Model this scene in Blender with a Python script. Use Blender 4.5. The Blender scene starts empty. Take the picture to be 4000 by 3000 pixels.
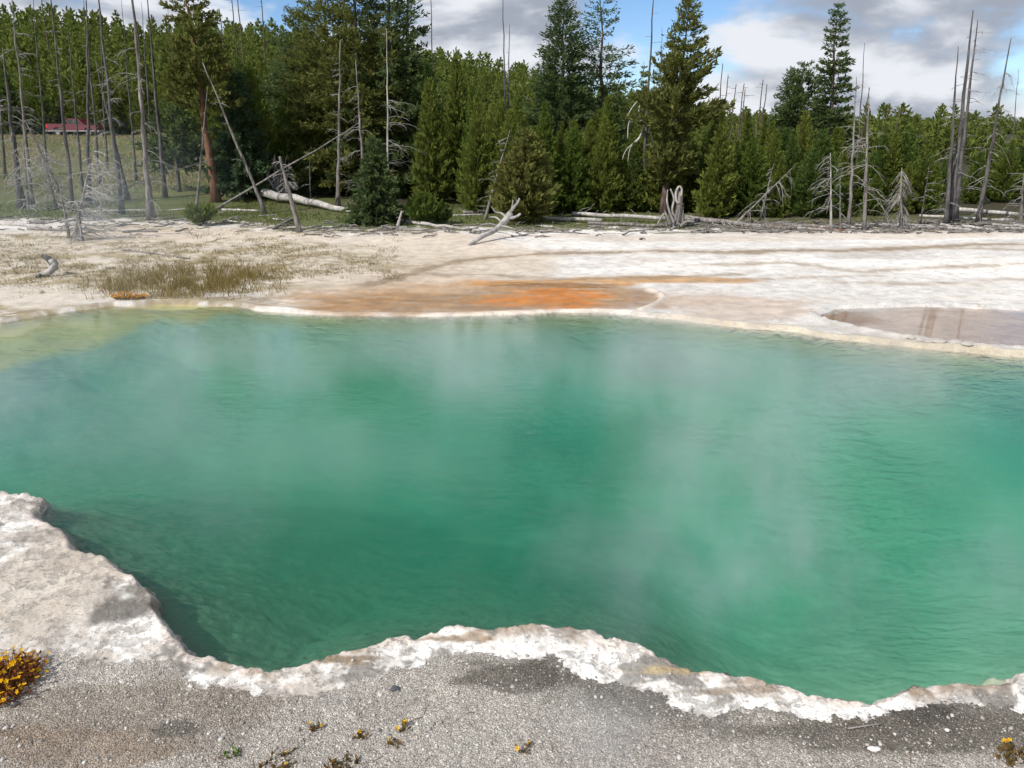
import bpy, math, random
import numpy as np
from mathutils import Vector

R = math.radians
rnd = random.Random(7)
nr = np.random.default_rng(7)
sc = bpy.context.scene
C = sc.collection

# ------------------------------------------------------------------ camera
CAM_H, FPX, HOR = 3.0, 1703.0, 288.0          # metres above the water, focal length and horizon row of a 2212 x 1659 frame
PITCH = math.atan((829.5 - HOR) / FPX)
cam = bpy.data.cameras.new('camera')
cam.sensor_width = 36.0
cam.lens = 18.0 / (1106.0 / FPX)
cam.clip_start, cam.clip_end = 0.1, 6000
co = bpy.data.objects.new('camera', cam)
co.location = (0, 0, CAM_H)
co.rotation_euler = (math.pi / 2 - PITCH, 0, 0)
C.objects.link(co)
sc.camera = co

# ------------------------------------------------------------------ sky, sun, exposure
SUN_EL, SUN_AZ = R(43), R(-134)               # azimuth clockwise from +Y (straight ahead)
SUN_DIR = Vector((math.sin(SUN_AZ) * math.cos(SUN_EL), math.cos(SUN_AZ) * math.cos(SUN_EL), math.sin(SUN_EL)))
world = bpy.data.worlds.new('World')
sc.world = world
world.use_nodes = True
wt = world.node_tree
wt.nodes.clear()


def N(tree, typ, **kw):
    n = tree.nodes.new(typ)
    for k, v in kw.items():
        if k.startswith('i_'):
            n.inputs[k[2:].replace('_', ' ')].default_value = v
        else:
            setattr(n, k, v)
    return n


def build_world():
    L = wt.links.new
    out = N(wt, 'ShaderNodeOutputWorld')
    bg = N(wt, 'ShaderNodeBackground')
    bg.inputs['Strength'].default_value = 0.12
    sky = N(wt, 'ShaderNodeTexSky', sky_type='NISHITA', sun_disc=False, sun_elevation=SUN_EL,
            sun_rotation=SUN_AZ % (2 * math.pi), altitude=2300.0, air_density=1.0, dust_density=0.0, ozone_density=4.0)
    tc = N(wt, 'ShaderNodeTexCoord')
    mp = N(wt, 'ShaderNodeMapping')
    mp.inputs['Scale'].default_value = (1.0, 1.0, 2.3)
    mp.inputs['Rotation'].default_value = (0, 0, R(8))
    mp.inputs['Location'].default_value = CLOUD_OFF
    L(tc.outputs['Generated'], mp.inputs['Vector'])
    n1 = N(wt, 'ShaderNodeTexNoise')
    n1.inputs['Scale'].default_value = 3.6
    n1.inputs['Detail'].default_value = 6
    n1.inputs['Roughness'].default_value = 0.57
    n1.inputs['Distortion'].default_value = 0.25
    L(mp.outputs['Vector'], n1.inputs['Vector'])
    cov = N(wt, 'ShaderNodeMapRange', interpolation_type='SMOOTHSTEP')
    cov.inputs['From Min'].default_value = 0.385
    cov.inputs['From Max'].default_value = 0.515
    L(n1.outputs['Fac'], cov.inputs['Value'])
    # the lit side of the cloud: the same noise sampled a little higher up
    mp2 = N(wt, 'ShaderNodeMapping')
    mp2.inputs['Scale'].default_value = (1.0, 1.0, 2.3)
    mp2.inputs['Rotation'].default_value = (0, 0, R(8))
    mp2.inputs['Location'].default_value = (CLOUD_OFF[0] - 0.03, CLOUD_OFF[1], CLOUD_OFF[2] + 0.11)
    L(tc.outputs['Generated'], mp2.inputs['Vector'])
    n2 = N(wt, 'ShaderNodeTexNoise')
    for k in ('Scale', 'Roughness', 'Distortion'):
        n2.inputs[k].default_value = n1.inputs[k].default_value
    n2.inputs['Detail'].default_value = 4
    L(mp2.outputs['Vector'], n2.inputs['Vector'])
    dif = N(wt, 'ShaderNodeMath', operation='SUBTRACT')
    L(n1.outputs['Fac'], dif.inputs[0])
    L(n2.outputs['Fac'], dif.inputs[1])
    lit = N(wt, 'ShaderNodeMapRange', interpolation_type='SMOOTHSTEP')
    lit.inputs['From Min'].default_value = -0.075
    lit.inputs['From Max'].default_value = 0.085
    L(dif.outputs[0], lit.inputs['Value'])
    cc = N(wt, 'ShaderNodeMix', data_type='RGBA')
    cc.inputs['A'].default_value = (2.8, 3.1, 3.7, 1)
    cc.inputs['B'].default_value = (6.3, 6.5, 6.9, 1)
    L(lit.outputs['Result'], cc.inputs['Factor'])
    mx = N(wt, 'ShaderNodeMix', data_type='RGBA')
    L(cov.outputs['Result'], mx.inputs['Factor'])
    hs = N(wt, 'ShaderNodeHueSaturation')
    hs.inputs['Saturation'].default_value = 1.05
    L(sky.outputs['Color'], hs.inputs['Color'])
    L(hs.outputs[0], mx.inputs['A'])
    L(cc.outputs['Result'], mx.inputs['B'])
    L(mx.outputs['Result'], bg.inputs['Color'])
    L(bg.outputs[0], out.inputs['Surface'])


CLOUD_OFF = (2.2, 11.3, 5.6)
build_world()

sun = bpy.data.lights.new('sun', 'SUN')
sun.energy = 4.3
sun.angle = R(0.53)
sun.color = (1.0, 0.95, 0.88)
so = bpy.data.objects.new('sun', sun)
so.rotation_euler = SUN_DIR.to_track_quat('Z', 'Y').to_euler()
so.location = (-20, -8, 40)
C.objects.link(so)

vs = sc.view_settings
vs.view_transform = 'Standard'
vs.look = 'None'
vs.exposure = 0.15
vs.gamma = 1.0
sc.render.engine = 'CYCLES'
cy = sc.cycles
cy.use_denoising = True
cy.denoiser = 'OPENIMAGEDENOISE'
cy.use_adaptive_sampling = True
cy.adaptive_threshold = 0.025
cy.max_bounces = 8
cy.diffuse_bounces = 2
cy.glossy_bounces = 2
cy.transmission_bounces = 2
cy.transparent_max_bounces = 40
cy.volume_bounces = 0
cy.volume_step_rate = 5.0
cy.volume_max_steps = 128
cy.caustics_reflective = False
cy.caustics_refractive = False

# ------------------------------------------------------------------ geometry helpers
SP, CP = math.sin(PITCH), math.cos(PITCH)


def ray(u, v):
    dx, dy = (u - 1106.0) / FPX, -(v - 829.5) / FPX
    return np.array([dx, CP + dy * SP, -SP + dy * CP])


def gp(u, v, z=0.0):
    """where the line of sight of a photo point meets the level z"""
    d = ray(u, v)
    t = (z - CAM_H) / d[2]
    return np.array([d[0] * t, d[1] * t, z])


def at_y(u, v, y):
    d = ray(u, v)
    t = y / d[1]
    return np.array([d[0] * t, y, CAM_H + d[2] * t])


def sstep(a, b, x):
    t = np.clip((x - a) / (b - a), 0, 1)
    return t * t * (3 - 2 * t)


def _hash(ix, iy, s):
    h = (ix.astype(np.int64) * 374761393 + iy.astype(np.int64) * 668265263 + s * 1274126177) & 0xFFFFFFFF
    h = ((h ^ (h >> 13)) * 1274126177) & 0xFFFFFFFF
    h = (h ^ (h >> 16)) & 0xFFFFFFFF
    return h.astype(np.float64) / 4294967295.0


def vn(x, y, s=0):
    x, y = np.asarray(x, float), np.asarray(y, float)
    ix, iy = np.floor(x), np.floor(y)
    fx, fy = x - ix, y - iy
    fx, fy = fx * fx * fx * (fx * (fx * 6 - 15) + 10), fy * fy * fy * (fy * (fy * 6 - 15) + 10)
    a, b, c, d = _hash(ix, iy, s), _hash(ix + 1, iy, s), _hash(ix, iy + 1, s), _hash(ix + 1, iy + 1, s)
    return ((a + (b - a) * fx) * (1 - fy) + (c + (d - c) * fx) * fy) * 2 - 1


def fbm(x, y, o=4, s=0, g=0.5):
    r, amp, tot = 0, 1.0, 0
    for k in range(o):
        ca, sa = math.cos(k * 0.7), math.sin(k * 0.7)
        r = r + amp * vn((x * ca - y * sa) * 2 ** k, (x * sa + y * ca) * 2 ** k, s * 17 + k)
        tot += amp
        amp *= g
    return r / tot * 1.4


def sdf(poly, x, y):
    """distance to a closed polygon, negative inside"""
    x, y = np.asarray(x, float), np.asarray(y, float)
    P = np.asarray(poly)[:, :2]
    d = np.full(x.shape, 1e18)
    ins = np.zeros(x.shape, bool)
    for i in range(len(P)):
        ax, ay = P[i - 1]
        bx, by = P[i]
        ex, ey = bx - ax, by - ay
        wx, wy = x - ax, y - ay
        t = np.clip((wx * ex + wy * ey) / (ex * ex + ey * ey + 1e-12), 0, 1)
        d = np.minimum(d, (wx - ex * t) ** 2 + (wy - ey * t) ** 2)
        c = (ay > y) != (by > y)
        if abs(ey) > 1e-12:
            ins ^= c & (x < ax + (y - ay) * ex / ey)
    d = np.sqrt(d)
    return np.where(ins, -d, d)


def pline(pts, x, y):
    """distance to an open polyline"""
    d = np.full(np.shape(x), 1e18)
    for (ax, ay), (bx, by) in zip(pts[:-1], pts[1:]):
        ex, ey = bx - ax, by - ay
        t = np.clip(((x - ax) * ex + (y - ay) * ey) / (ex * ex + ey * ey + 1e-12), 0, 1)
        d = np.minimum(d, (x - ax - ex * t) ** 2 + (y - ay - ey * t) ** 2)
    return np.sqrt(d)


def smooth_poly(P, n=2):
    P = [np.asarray(p)[:2] for p in P]
    for _ in range(n):
        Q = []
        for i in range(len(P)):
            a, b = P[i], P[(i + 1) % len(P)]
            Q += [a * .75 + b * .25, a * .25 + b * .75]
        P = Q
    return np.array(P)


# ------------------------------------------------------------------ outlines of pools, read off the photograph and laid on the ground
NEAR_PX = [(2212, 1438), (2185, 1440), (2165, 1456), (2140, 1460), (2050, 1463), (1990, 1472), (1930, 1485), (1870, 1496), (1800, 1492), (1745, 1482),
           (1712, 1464), (1660, 1458), (1600, 1450), (1560, 1440), (1480, 1420), (1420, 1405), (1390, 1395), (1330, 1370), (1280, 1355),
           (1220, 1345), (1180, 1336), (1120, 1343), (1092, 1351), (1050, 1351), (1000, 1342), (960, 1340), (912, 1356), (875, 1351),
           (830, 1358), (790, 1370), (740, 1385), (700, 1400), (660, 1420), (600, 1429), (530, 1421), (490, 1416), (430, 1401), (421, 1384),
           (385, 1360), (350, 1310), (346, 1270), (325, 1245), (300, 1235), (262, 1225), (252, 1210), (220, 1195), (170, 1175), (152, 1150), (100, 1115),
           (85, 1097), (92, 1070), (60, 1060), (0, 1052)]
FAR_PX = [(0, 695), (110, 676), (240, 660), (330, 655), (430, 655), (520, 660), (560, 668), (640, 675), (720, 680), (830, 681), (960, 681),
          (1100, 679), (1200, 673), (1300, 673), (1380, 680), (1460, 688), (1560, 700), (1700, 715), (1800, 730), (1900, 740), (2000, 750),
          (2100, 760), (2212, 768)]
near_pts = [gp(u, v, 0.09)[:2] for u, v in NEAR_PX]
far_pts = [gp(u, v, 0.02)[:2] for u, v in FAR_PX]
POOL = np.array(near_pts + [np.array(p) for p in ((-6.6, 6.2), (-10.0, 6.9), (-14.0, 9.0), (-14.2, 12.6), (-11.5, 13.4))] + far_pts +
                [np.array(p) for p in ((8.6, 9.6), (9.0, 7.4), (7.3, 5.3), (5.0, 4.2))])
SHELF = np.array([gp(u, v, -0.15)[:2] for u, v in [(-420, 715), (0, 690), (240, 655), (430, 650), (600, 664), (560, 676), (470, 684), (420, 700), (360, 688), (300, 700),
                                                    (240, 725), (190, 745), (120, 752), (60, 768), (0, 790), (-160, 830), (-460, 850)]])
ORANGE = smooth_poly([gp(u, v, 0.04) for u, v in [(650, 666), (740, 646), (830, 634), (930, 640), (1000, 632), (1060, 618), (1200, 613), (1330, 616), (1400, 625),
                                                  (1436, 640), (1420, 655), (1372, 667), (1200, 664), (960, 674), (760, 673)]], 2)
PUDDLE = smooth_poly([gp(u, v, 0.05) for u, v in [(1758, 674), (1830, 665), (1920, 664), (2000, 660), (2212, 670), (2330, 690), (2320, 752), (2212, 747), (2060, 737),
                                                  (1950, 722), (1850, 705), (1790, 690)]], 2)
CRUST = np.array(near_pts + [gp(u, v, 0.10)[:2] for u, v in [(-150, 1050), (-200, 1400), (0, 1375), (120, 1392), (200, 1420), (330, 1420), (420, 1468), (520, 1488), (600, 1492),
                 (670, 1488), (760, 1460), (850, 1430), (960, 1402), (1000, 1396), (1080, 1403), (1150, 1412), (1200, 1405), (1240, 1440),
                 (1300, 1460), (1400, 1490), (1480, 1520), (1540, 1535), (1640, 1525), (1700, 1540), (1760, 1545), (1850, 1545),
                 (1920, 1532), (1990, 1516), (2060, 1502), (2140, 1500), (2212, 1525), (2330, 1500)]])
FARRIM = [gp(u, v, 0.05)[:2] for u, v in [(540, 663), (600, 670), (720, 678), (840, 679), (960, 677), (1100, 674), (1200, 668), (1300, 668), (1370, 671)]]
ARC = [gp(u, v, 0.05)[:2] for u, v in [(1385, 668), (1420, 654), (1434, 642), (1425, 632), (1400, 625)]]
RUNOFF = [[gp(u, v, 0.08)[:2] for u, v in L] for L in (
    [(800, 612), (850, 602), (905, 583), (1000, 562), (1110, 553), (1200, 547), (1400, 544), (1600, 546), (1800, 545), (2000, 541), (2100, 534), (2330, 538)],
    [(905, 583), (960, 592), (1060, 590), (1200, 600), (1400, 598), (1600, 590)],
    [(1500, 572), (1700, 566), (1850, 588), (2000, 578), (2212, 574)],
    [(1500, 606), (1600, 602), (1760, 596), (1900, 594)],
    [(1780, 608), (2000, 612), (2212, 604)],
    [(2000, 541), (2212, 547)])]

AZI = [R(a) for a in (-60, -34, -28, -20, -12, -7, 1.5, 8, 13, 19, 26, 34, 60)]
HILL = [11.0, 11.2, 10.8, 10.6, 10.0, 9.3, 7.6, 4.6, 2.6, 1.2, 0.4, 0.2, 0.2]
SHORE_U = [-400, 0, 400, 640, 900, 1150, 1450, 1700, 2212, 2600]
SHORE_V = [478, 480, 484, 500, 498, 501, 500, 502, 504, 504]
SHORE_AZ = [math.atan2(*gp(u, v, 0.15)[:2]) for u, v in zip(SHORE_U, SHORE_V)]
SHORE_R = [float(np.hypot(*gp(u, v, 0.15)[:2])) for u, v in zip(SHORE_U, SHORE_V)]


def pool_s(x, y):
    s = sdf(POOL, x, y)
    nearw = sstep(9.0, 6.5, y)
    j = nearw * (0.045 * fbm(x * 4, y * 4, 3, 3) + 0.016 * fbm(x * 17, y * 17, 3, 4)) + (1 - nearw) * 0.07 * fbm(x * 1.6, y * 1.6, 3, 5)
    return s + j, nearw


def height(x, y, full=False):
    x, y = np.atleast_1d(np.asarray(x, float)), np.atleast_1d(np.asarray(y, float))
    r = np.hypot(x, y)
    az = np.arctan2(x, y)
    front = sstep(-0.2, 0.5, np.cos(az))
    # far flats, the meadow that rises to the road, the wooded hill
    h = 0.06 + 0.14 * sstep(14, 30, r) + 0.02 * fbm(x * 0.5, y * 0.5, 3, 9) * sstep(12, 16, r)
    left = np.interp(az, [R(-60), R(-16), R(-8), R(0)], [1, 1, .55, .1])
    h = h + 2.72 * sstep(29, 76, r) * left * front
    h = h + np.interp(az, AZI, HILL) * (0.2 * sstep(80, 98, r) + 0.8 * sstep(80, 140, r)) * front
    h = h + 0.25 * fbm(x * .11, y * .11, 3, 21) * sstep(33, 60, r)
    h = h + front * sstep(250, 480, r) * (4.2 + 2.5 * fbm(az * 9, r * 0.0, 3, 77)) * sstep(R(5), R(18), az)
    s = np.full(x.shape, 9.0)
    near = r < 21
    if near.any():
        xs, ys = x[near], y[near]
        sn, nw = pool_s(xs, ys)
        s[near] = sn
        crusty = np.exp(-np.maximum(sn, 0) / 0.30)
        f1, f2 = fbm(xs * 5, ys * 5, 5, 36, .6), fbm(xs * 8, ys * 8, 4, 37, .6)
        rough = (0.006 * np.abs(fbm(xs * 12, ys * 12, 3, 31, .62)) + .008 * sstep(.02, .06, f1) + .007 * sstep(.30, .34, f1) + .006 * sstep(.1, .14, f2)) * crusty + 0.004 * fbm(xs * 30, ys * 30, 2, 33)
        top_n = 0.06 + 0.014 * fbm(xs * 1.3, ys * 1.3, 3, 30) + 0.010 * np.exp(-((sn - 0.06) / 0.08) ** 2) * (0.5 + 0.9 * vn(xs * 3, ys * 3, 8)) + rough
        top_f = h[near] - 0.02 + 0.03 * np.exp(-((sn - 0.1) / 0.12) ** 2) + 0.012 * fbm(xs * 3, ys * 3, 4, 35)
        so_ = sdf(ORANGE, xs, ys) + .32 * fbm(xs * .9, ys * 2.0, 4, 44) * sstep(.1, .5, pline(FARRIM, xs, ys))
        sp_ = sdf(PUDDLE, xs, ys) + .10 * fbm(xs * 1.5, ys * 3.0, 4, 45)
        fr = pline(FARRIM, xs, ys)
        ar = pline(ARC, xs, ys)
        top_f = top_f * (1 - 0.6 * sstep(0.5, -0.3, so_))
        top_f = np.maximum(top_f, 0.075 * np.exp(-(fr / 0.07) ** 2) * (0.8 + 0.3 * vn(xs * 4, ys * 4, 41)))
        top_f = np.maximum(top_f, 0.085 * np.exp(-(ar / 0.08) ** 2))
        top_f = top_f * (1 - 0.8 * sstep(0.12, -0.1, sp_)) + 0.025 * np.exp(-((sp_ - 0.15) / 0.12) ** 2) * (1 + np.abs(fbm(xs * 7, ys * 7, 3, 43)) * 1.2)
        top = nw * top_n + (1 - nw) * top_f
        outside = top * sstep(-0.02, 0.05 + 0.06 * (1 - nw), sn)
        dd = np.maximum(-sn, 0)
        floor = 2.5 + 0.12 * fbm(xs * .35, ys * .35, 2, 51) - 0.4 * sstep(-1.5, 5, xs) * sstep(12, 4, ys) + .2 * sstep(2, -3.0, xs) * sstep(11, 4, ys)
        wall_n = (.07 + .3 * sstep(.5, 2.5, xs)) * sstep(0.0, 0.05 + .4 * sstep(.5, 2.5, xs), dd) + (floor + .1) * (1 - np.exp(-dd / 5.0))
        wall_f = 0.08 * sstep(0, 0.05, dd) + (floor + .1) * (1 - np.exp(-dd / 5.0))
        ss = sdf(SHELF, xs, ys) + 0.18 * fbm(xs * 1.5, ys * 1.5, 3, 55)
        sh = sstep(4.2, -0.4, ss) * (1 - nw)
        dep = nw * wall_n + (1 - nw) * wall_f
        dep = dep * (1 - sh) + sh * (0.08 * sstep(0, .1, dd) + 0.10 * sstep(0, 1.5, dd) + 0.03 * fbm(xs * 2, ys * 2, 3, 56))
        dep = dep + 0.02 * fbm(xs * 1.8, ys * 1.8, 2, 58) * sstep(0.3, 1.2, dd) * (1 - sh)
        h[near] = np.where(sn > -0.02, outside, -np.maximum(dep, 0.01))
    if full:
        return h, s
    return h


def hz(x, y):
    return float(height(x, y)[0])


def ground_pt(u, v):
    z = 0.1
    for _ in range(25):
        p = gp(u, v, min(z, 2.95))
        nz = hz(p[0], p[1])
        if abs(nz - z) < 0.004:
            break
        z = z + 0.6 * (nz - z)
    return np.array([p[0], p[1], z])


# ------------------------------------------------------------------ mesh helpers
def mesh_np(name, V, F, mat=None, smooth=False):
    """V (n,3); F (m,k) with the same k everywhere"""
    me = bpy.data.meshes.new(name)
    V = np.asarray(V, np.float32)
    F = np.asarray(F, np.int32)
    m, k = F.shape
    me.vertices.add(len(V))
    me.vertices.foreach_set('co', V.ravel())
    me.loops.add(m * k)
    me.loops.foreach_set('vertex_index', F.ravel())
    me.polygons.add(m)
    me.polygons.foreach_set('loop_start', np.arange(0, m * k, k, dtype=np.int32))
    me.update(calc_edges=True)
    me.validate()
    if smooth:
        me.polygons.foreach_set('use_smooth', np.ones(len(me.polygons), bool))
    if mat:
        me.materials.append(mat)
    return me


class MB:
    """collects pieces into one mesh"""

    def __init__(self):
        self.v, self.f, self.n = [], [], 0

    def add(self, V, F):
        V = np.asarray(V, float)
        self.v.append(V)
        self.f += [tuple(int(i) + self.n for i in q) for q in F]
        self.n += len(V)

    def tube(self, path, rad, sides=6, cap=True, jag=0.0):
        P = np.asarray(path, float)
        n = len(P)
        T = np.gradient(P, axis=0)
        T /= np.linalg.norm(T, axis=1)[:, None] + 1e-9
        ref = np.array([0.0, 0.0, 1.0]) if abs(T[:, 2]).mean() < 0.8 else np.array([0.0, 1.0, 0.0])
        A = np.cross(T, ref)
        A /= np.linalg.norm(A, axis=1)[:, None] + 1e-9
        B = np.cross(T, A)
        ang = np.arange(sides) * 2 * math.pi / sides
        rad = np.asarray(rad, float)
        rr = rad[:, None] * (1 + jag * nr.uniform(-1, 1, (n, sides)))
        V = P[:, None] + (A[:, None] * np.cos(ang)[None, :, None] + B[:, None] * np.sin(ang)[None, :, None]) * rr[..., None]
        V = V.reshape(-1, 3)
        F = []
        for i in range(n - 1):
            for j in range(sides):
                a, b = i * sides + j, i * sides + (j + 1) % sides
                F.append((a, b, b + sides, a + sides))
        if cap:
            F.append(tuple(range(sides))[::-1])
            F.append(tuple((n - 1) * sides + j for j in range(sides)))
        self.add(V, F)

    def box(self, c, s, bev=0.0):
        x, y, z = np.array(s) / 2
        V = np.array([(sx * x, sy * y, sz * z) for sz in (-1, 1) for sy in (-1, 1) for sx in (-1, 1)]) + np.array(c)
        self.add(V, [(0, 2, 3, 1), (4, 5, 7, 6), (0, 1, 5, 4), (2, 6, 7, 3), (0, 4, 6, 2), (1, 3, 7, 5)])

    def prism(self, pts2, y0, y1):
        """outline in x,z extruded along y"""
        n = len(pts2)
        V = [(p[0], y0, p[1]) for p in pts2] + [(p[0], y1, p[1]) for p in pts2]
        F = [tuple(range(n)), tuple(range(2 * n - 1, n - 1, -1))] + [(i, i + n, (i + 1) % n + n, (i + 1) % n) for i in range(n)]
        self.add(V, F)

    def mesh(self, name, mat, smooth=True):
        me = bpy.data.meshes.new(name)
        V = np.concatenate(self.v) if self.v else np.zeros((0, 3))
        me.from_pydata(V.tolist(), [], self.f)
        if smooth:
            me.polygons.foreach_set('use_smooth', np.ones(len(me.polygons), bool))
        if mat:
            me.materials.append(mat)
        return me


def link(name, me, parent=None):
    o = bpy.data.objects.new(name, me)
    C.objects.link(o)
    if parent is not None:
        o.parent = parent
    return o


def tag(o, label=None, cat=None, group=None, kind=None):
    if label:
        o['label'] = label
    if cat:
        o['category'] = cat
    if group:
        o['group'] = group
    if kind:
        o['kind'] = kind
    return o


def thing(name, loc, label, cat, group=None):
    o = link(name, None)
    o.location = loc
    o.empty_display_size = 0.2
    return tag(o, label, cat, group)


# ------------------------------------------------------------------ materials
def mat(name):
    m = bpy.data.materials.new(name)
    m.use_nodes = True
    t = m.node_tree
    t.nodes.clear()
    return m, t, t.links.new, N(t, 'ShaderNodeOutputMaterial')


def noise(t, scale, detail=4, rough=.5, vec=None, dist=0):
    n = N(t, 'ShaderNodeTexNoise')
    n.inputs['Scale'].default_value = scale
    n.inputs['Detail'].default_value = detail
    n.inputs['Roughness'].default_value = rough
    n.inputs['Distortion'].default_value = dist
    if vec is not None:
        t.links.new(vec, n.inputs['Vector'])
    return n


def mrange(t, val, a, b, c=0.0, d=1.0, smooth=True):
    n = N(t, 'ShaderNodeMapRange', interpolation_type='SMOOTHSTEP' if smooth else 'LINEAR')
    for k, x in zip(('From Min', 'From Max', 'To Min', 'To Max'), (a, b, c, d)):
        n.inputs[k].default_value = x
    t.links.new(val, n.inputs['Value'])
    return n.outputs['Result']


def mixc(t, f, a, b, blend='MIX'):
    n = N(t, 'ShaderNodeMix', data_type='RGBA', blend_type=blend)
    for k, x in (('Factor', f), ('A', a), ('B', b)):
        if isinstance(x, (int, float)):
            n.inputs[k].default_value = x
        elif isinstance(x, tuple):
            n.inputs[k].default_value = x if len(x) == 4 else (*x, 1)
        else:
            t.links.new(x, n.inputs[k])
    return n.outputs['Result']


def math_(t, op, a, b=None):
    n = N(t, 'ShaderNodeMath', operation=op)
    for i, x in enumerate((a, b)):
        if x is None:
            continue
        if isinstance(x, (int, float)):
            n.inputs[i].default_value = x
        else:
            t.links.new(x, n.inputs[i])
    return n.outputs[0]


def ground_material():
    m, t, L, out = mat('sinter_ground')
    co = N(t, 'ShaderNodeTexCoord').outputs['Object']
    edge_d = N(t, 'ShaderNodeAttribute', attribute_name='crust_edge').outputs['Fac']
    en = noise(t, 16, 6, .7, co)
    grit = mrange(t, math_(t, 'ADD', edge_d, math_(t, 'MULTIPLY', math_(t, 'SUBTRACT', en.outputs['Fac'], .5), .24)), -.004, .006)
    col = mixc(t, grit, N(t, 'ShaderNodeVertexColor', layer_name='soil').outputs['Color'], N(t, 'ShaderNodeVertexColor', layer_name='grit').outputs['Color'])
    att = math_(t, 'MAXIMUM', N(t, 'ShaderNodeAttribute', attribute_name='pebble').outputs['Fac'], grit)
    wet = N(t, 'ShaderNodeAttribute', attribute_name='wet').outputs['Fac']
    bed = N(t, 'ShaderNodeAttribute', attribute_name='bed').outputs['Fac']
    n1 = noise(t, 3.0, 5, .62, co)
    n2 = noise(t, 45, 4, .65, co)
    raw = col
    c = mixc(t, 1.0, col, mixc(t, mrange(t, n1.outputs['Fac'], .3, .7, smooth=False), (.78, .76, .74), (1.16, 1.15, 1.13)), 'MULTIPLY')
    c = mixc(t, 1.0, c, mixc(t, mrange(t, n2.outputs['Fac'], .3, .7, smooth=False), (.80, .78, .76), (1.18, 1.17, 1.15)), 'MULTIPLY')
    crust = math_(t, 'MULTIPLY', N(t, 'ShaderNodeAttribute', attribute_name='crust').outputs['Fac'], math_(t, 'SUBTRACT', 1.0, grit))
    fl = noise(t, 9, 6, .68, co, .3)
    flake = math_(t, 'MULTIPLY', mrange(t, fl.outputs['Fac'], .55, .59, 0, .55), crust)
    c = mixc(t, flake, c, (.30, .275, .25))
    pit = noise(t, 34, 3, .6, co)
    c = mixc(t, math_(t, 'MULTIPLY', mrange(t, pit.outputs['Fac'], .61, .66, 0, .55), crust), c, (.24, .215, .19))
    far = N(t, 'ShaderNodeAttribute', attribute_name='far').outputs['Fac']
    sp = noise(t, 5.5, 6, .72, co)
    c = mixc(t, math_(t, 'MULTIPLY', mrange(t, sp.outputs['Fac'], .52, .66, 0, .55), far), c, (.36, .325, .28))
    c = mixc(t, bed, c, raw)
    # loose gravel: every cell is a grain with its own tone
    v1 = N(t, 'ShaderNodeTexVoronoi')
    v1.inputs['Scale'].default_value = 125
    L(co, v1.inputs['Vector'])
    sep = N(t, 'ShaderNodeSeparateColor')
    L(v1.outputs['Color'], sep.inputs[0])
    ramp = N(t, 'ShaderNodeValToRGB')
    e = ramp.color_ramp.elements
    e[0].position, e[0].color = 0.0, (.62, .60, .57, 1)
    e[1].position, e[1].color = 1.0, (1.75, 1.73, 1.68, 1)
    for p, q in ((.35, .85), (.80, 1.02), (.93, 1.2)):
        x = e.new(p)
        x.color = (q, q * .98, q * .95, 1)
    L(sep.outputs[0], ramp.inputs['Fac'])
    edge = mrange(t, v1.outputs['Distance'], .25, .75, 1.05, .55)
    g = mixc(t, 1.0, ramp.outputs['Color'], edge, 'MULTIPLY')
    c = mixc(t, att, c, mixc(t, 1.0, c, g, 'MULTIPLY'))
    b = N(t, 'ShaderNodeBsdfPrincipled')
    L(c, b.inputs['Base Color'])
    L(mrange(t, wet, 0, .8, .93, .13, False), b.inputs['Roughness'])
    L(mrange(t, wet, 0, 1, .25, .7, False), b.inputs['Specular IOR Level'])
    hsum0 = math_(t, 'MULTIPLY', grit, -1.0)
    hsum = math_(t, 'ADD', math_(t, 'ADD', hsum0, math_(t, 'ADD', math_(t, 'MULTIPLY', n2.outputs['Fac'], .6), math_(t, 'MULTIPLY', flake, -1.2))),
                 math_(t, 'MULTIPLY', math_(t, 'SUBTRACT', 1.0, v1.outputs['Distance']), math_(t, 'MULTIPLY', att, .9)))
    bp = N(t, 'ShaderNodeBump')
    bp.inputs['Strength'].default_value = .7
    bp.inputs['Distance'].default_value = .012
    L(hsum, bp.inputs['Height'])
    L(bp.outputs[0], b.inputs['Normal'])
    L(b.outputs[0], out.inputs['Surface'])
    return m


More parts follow.
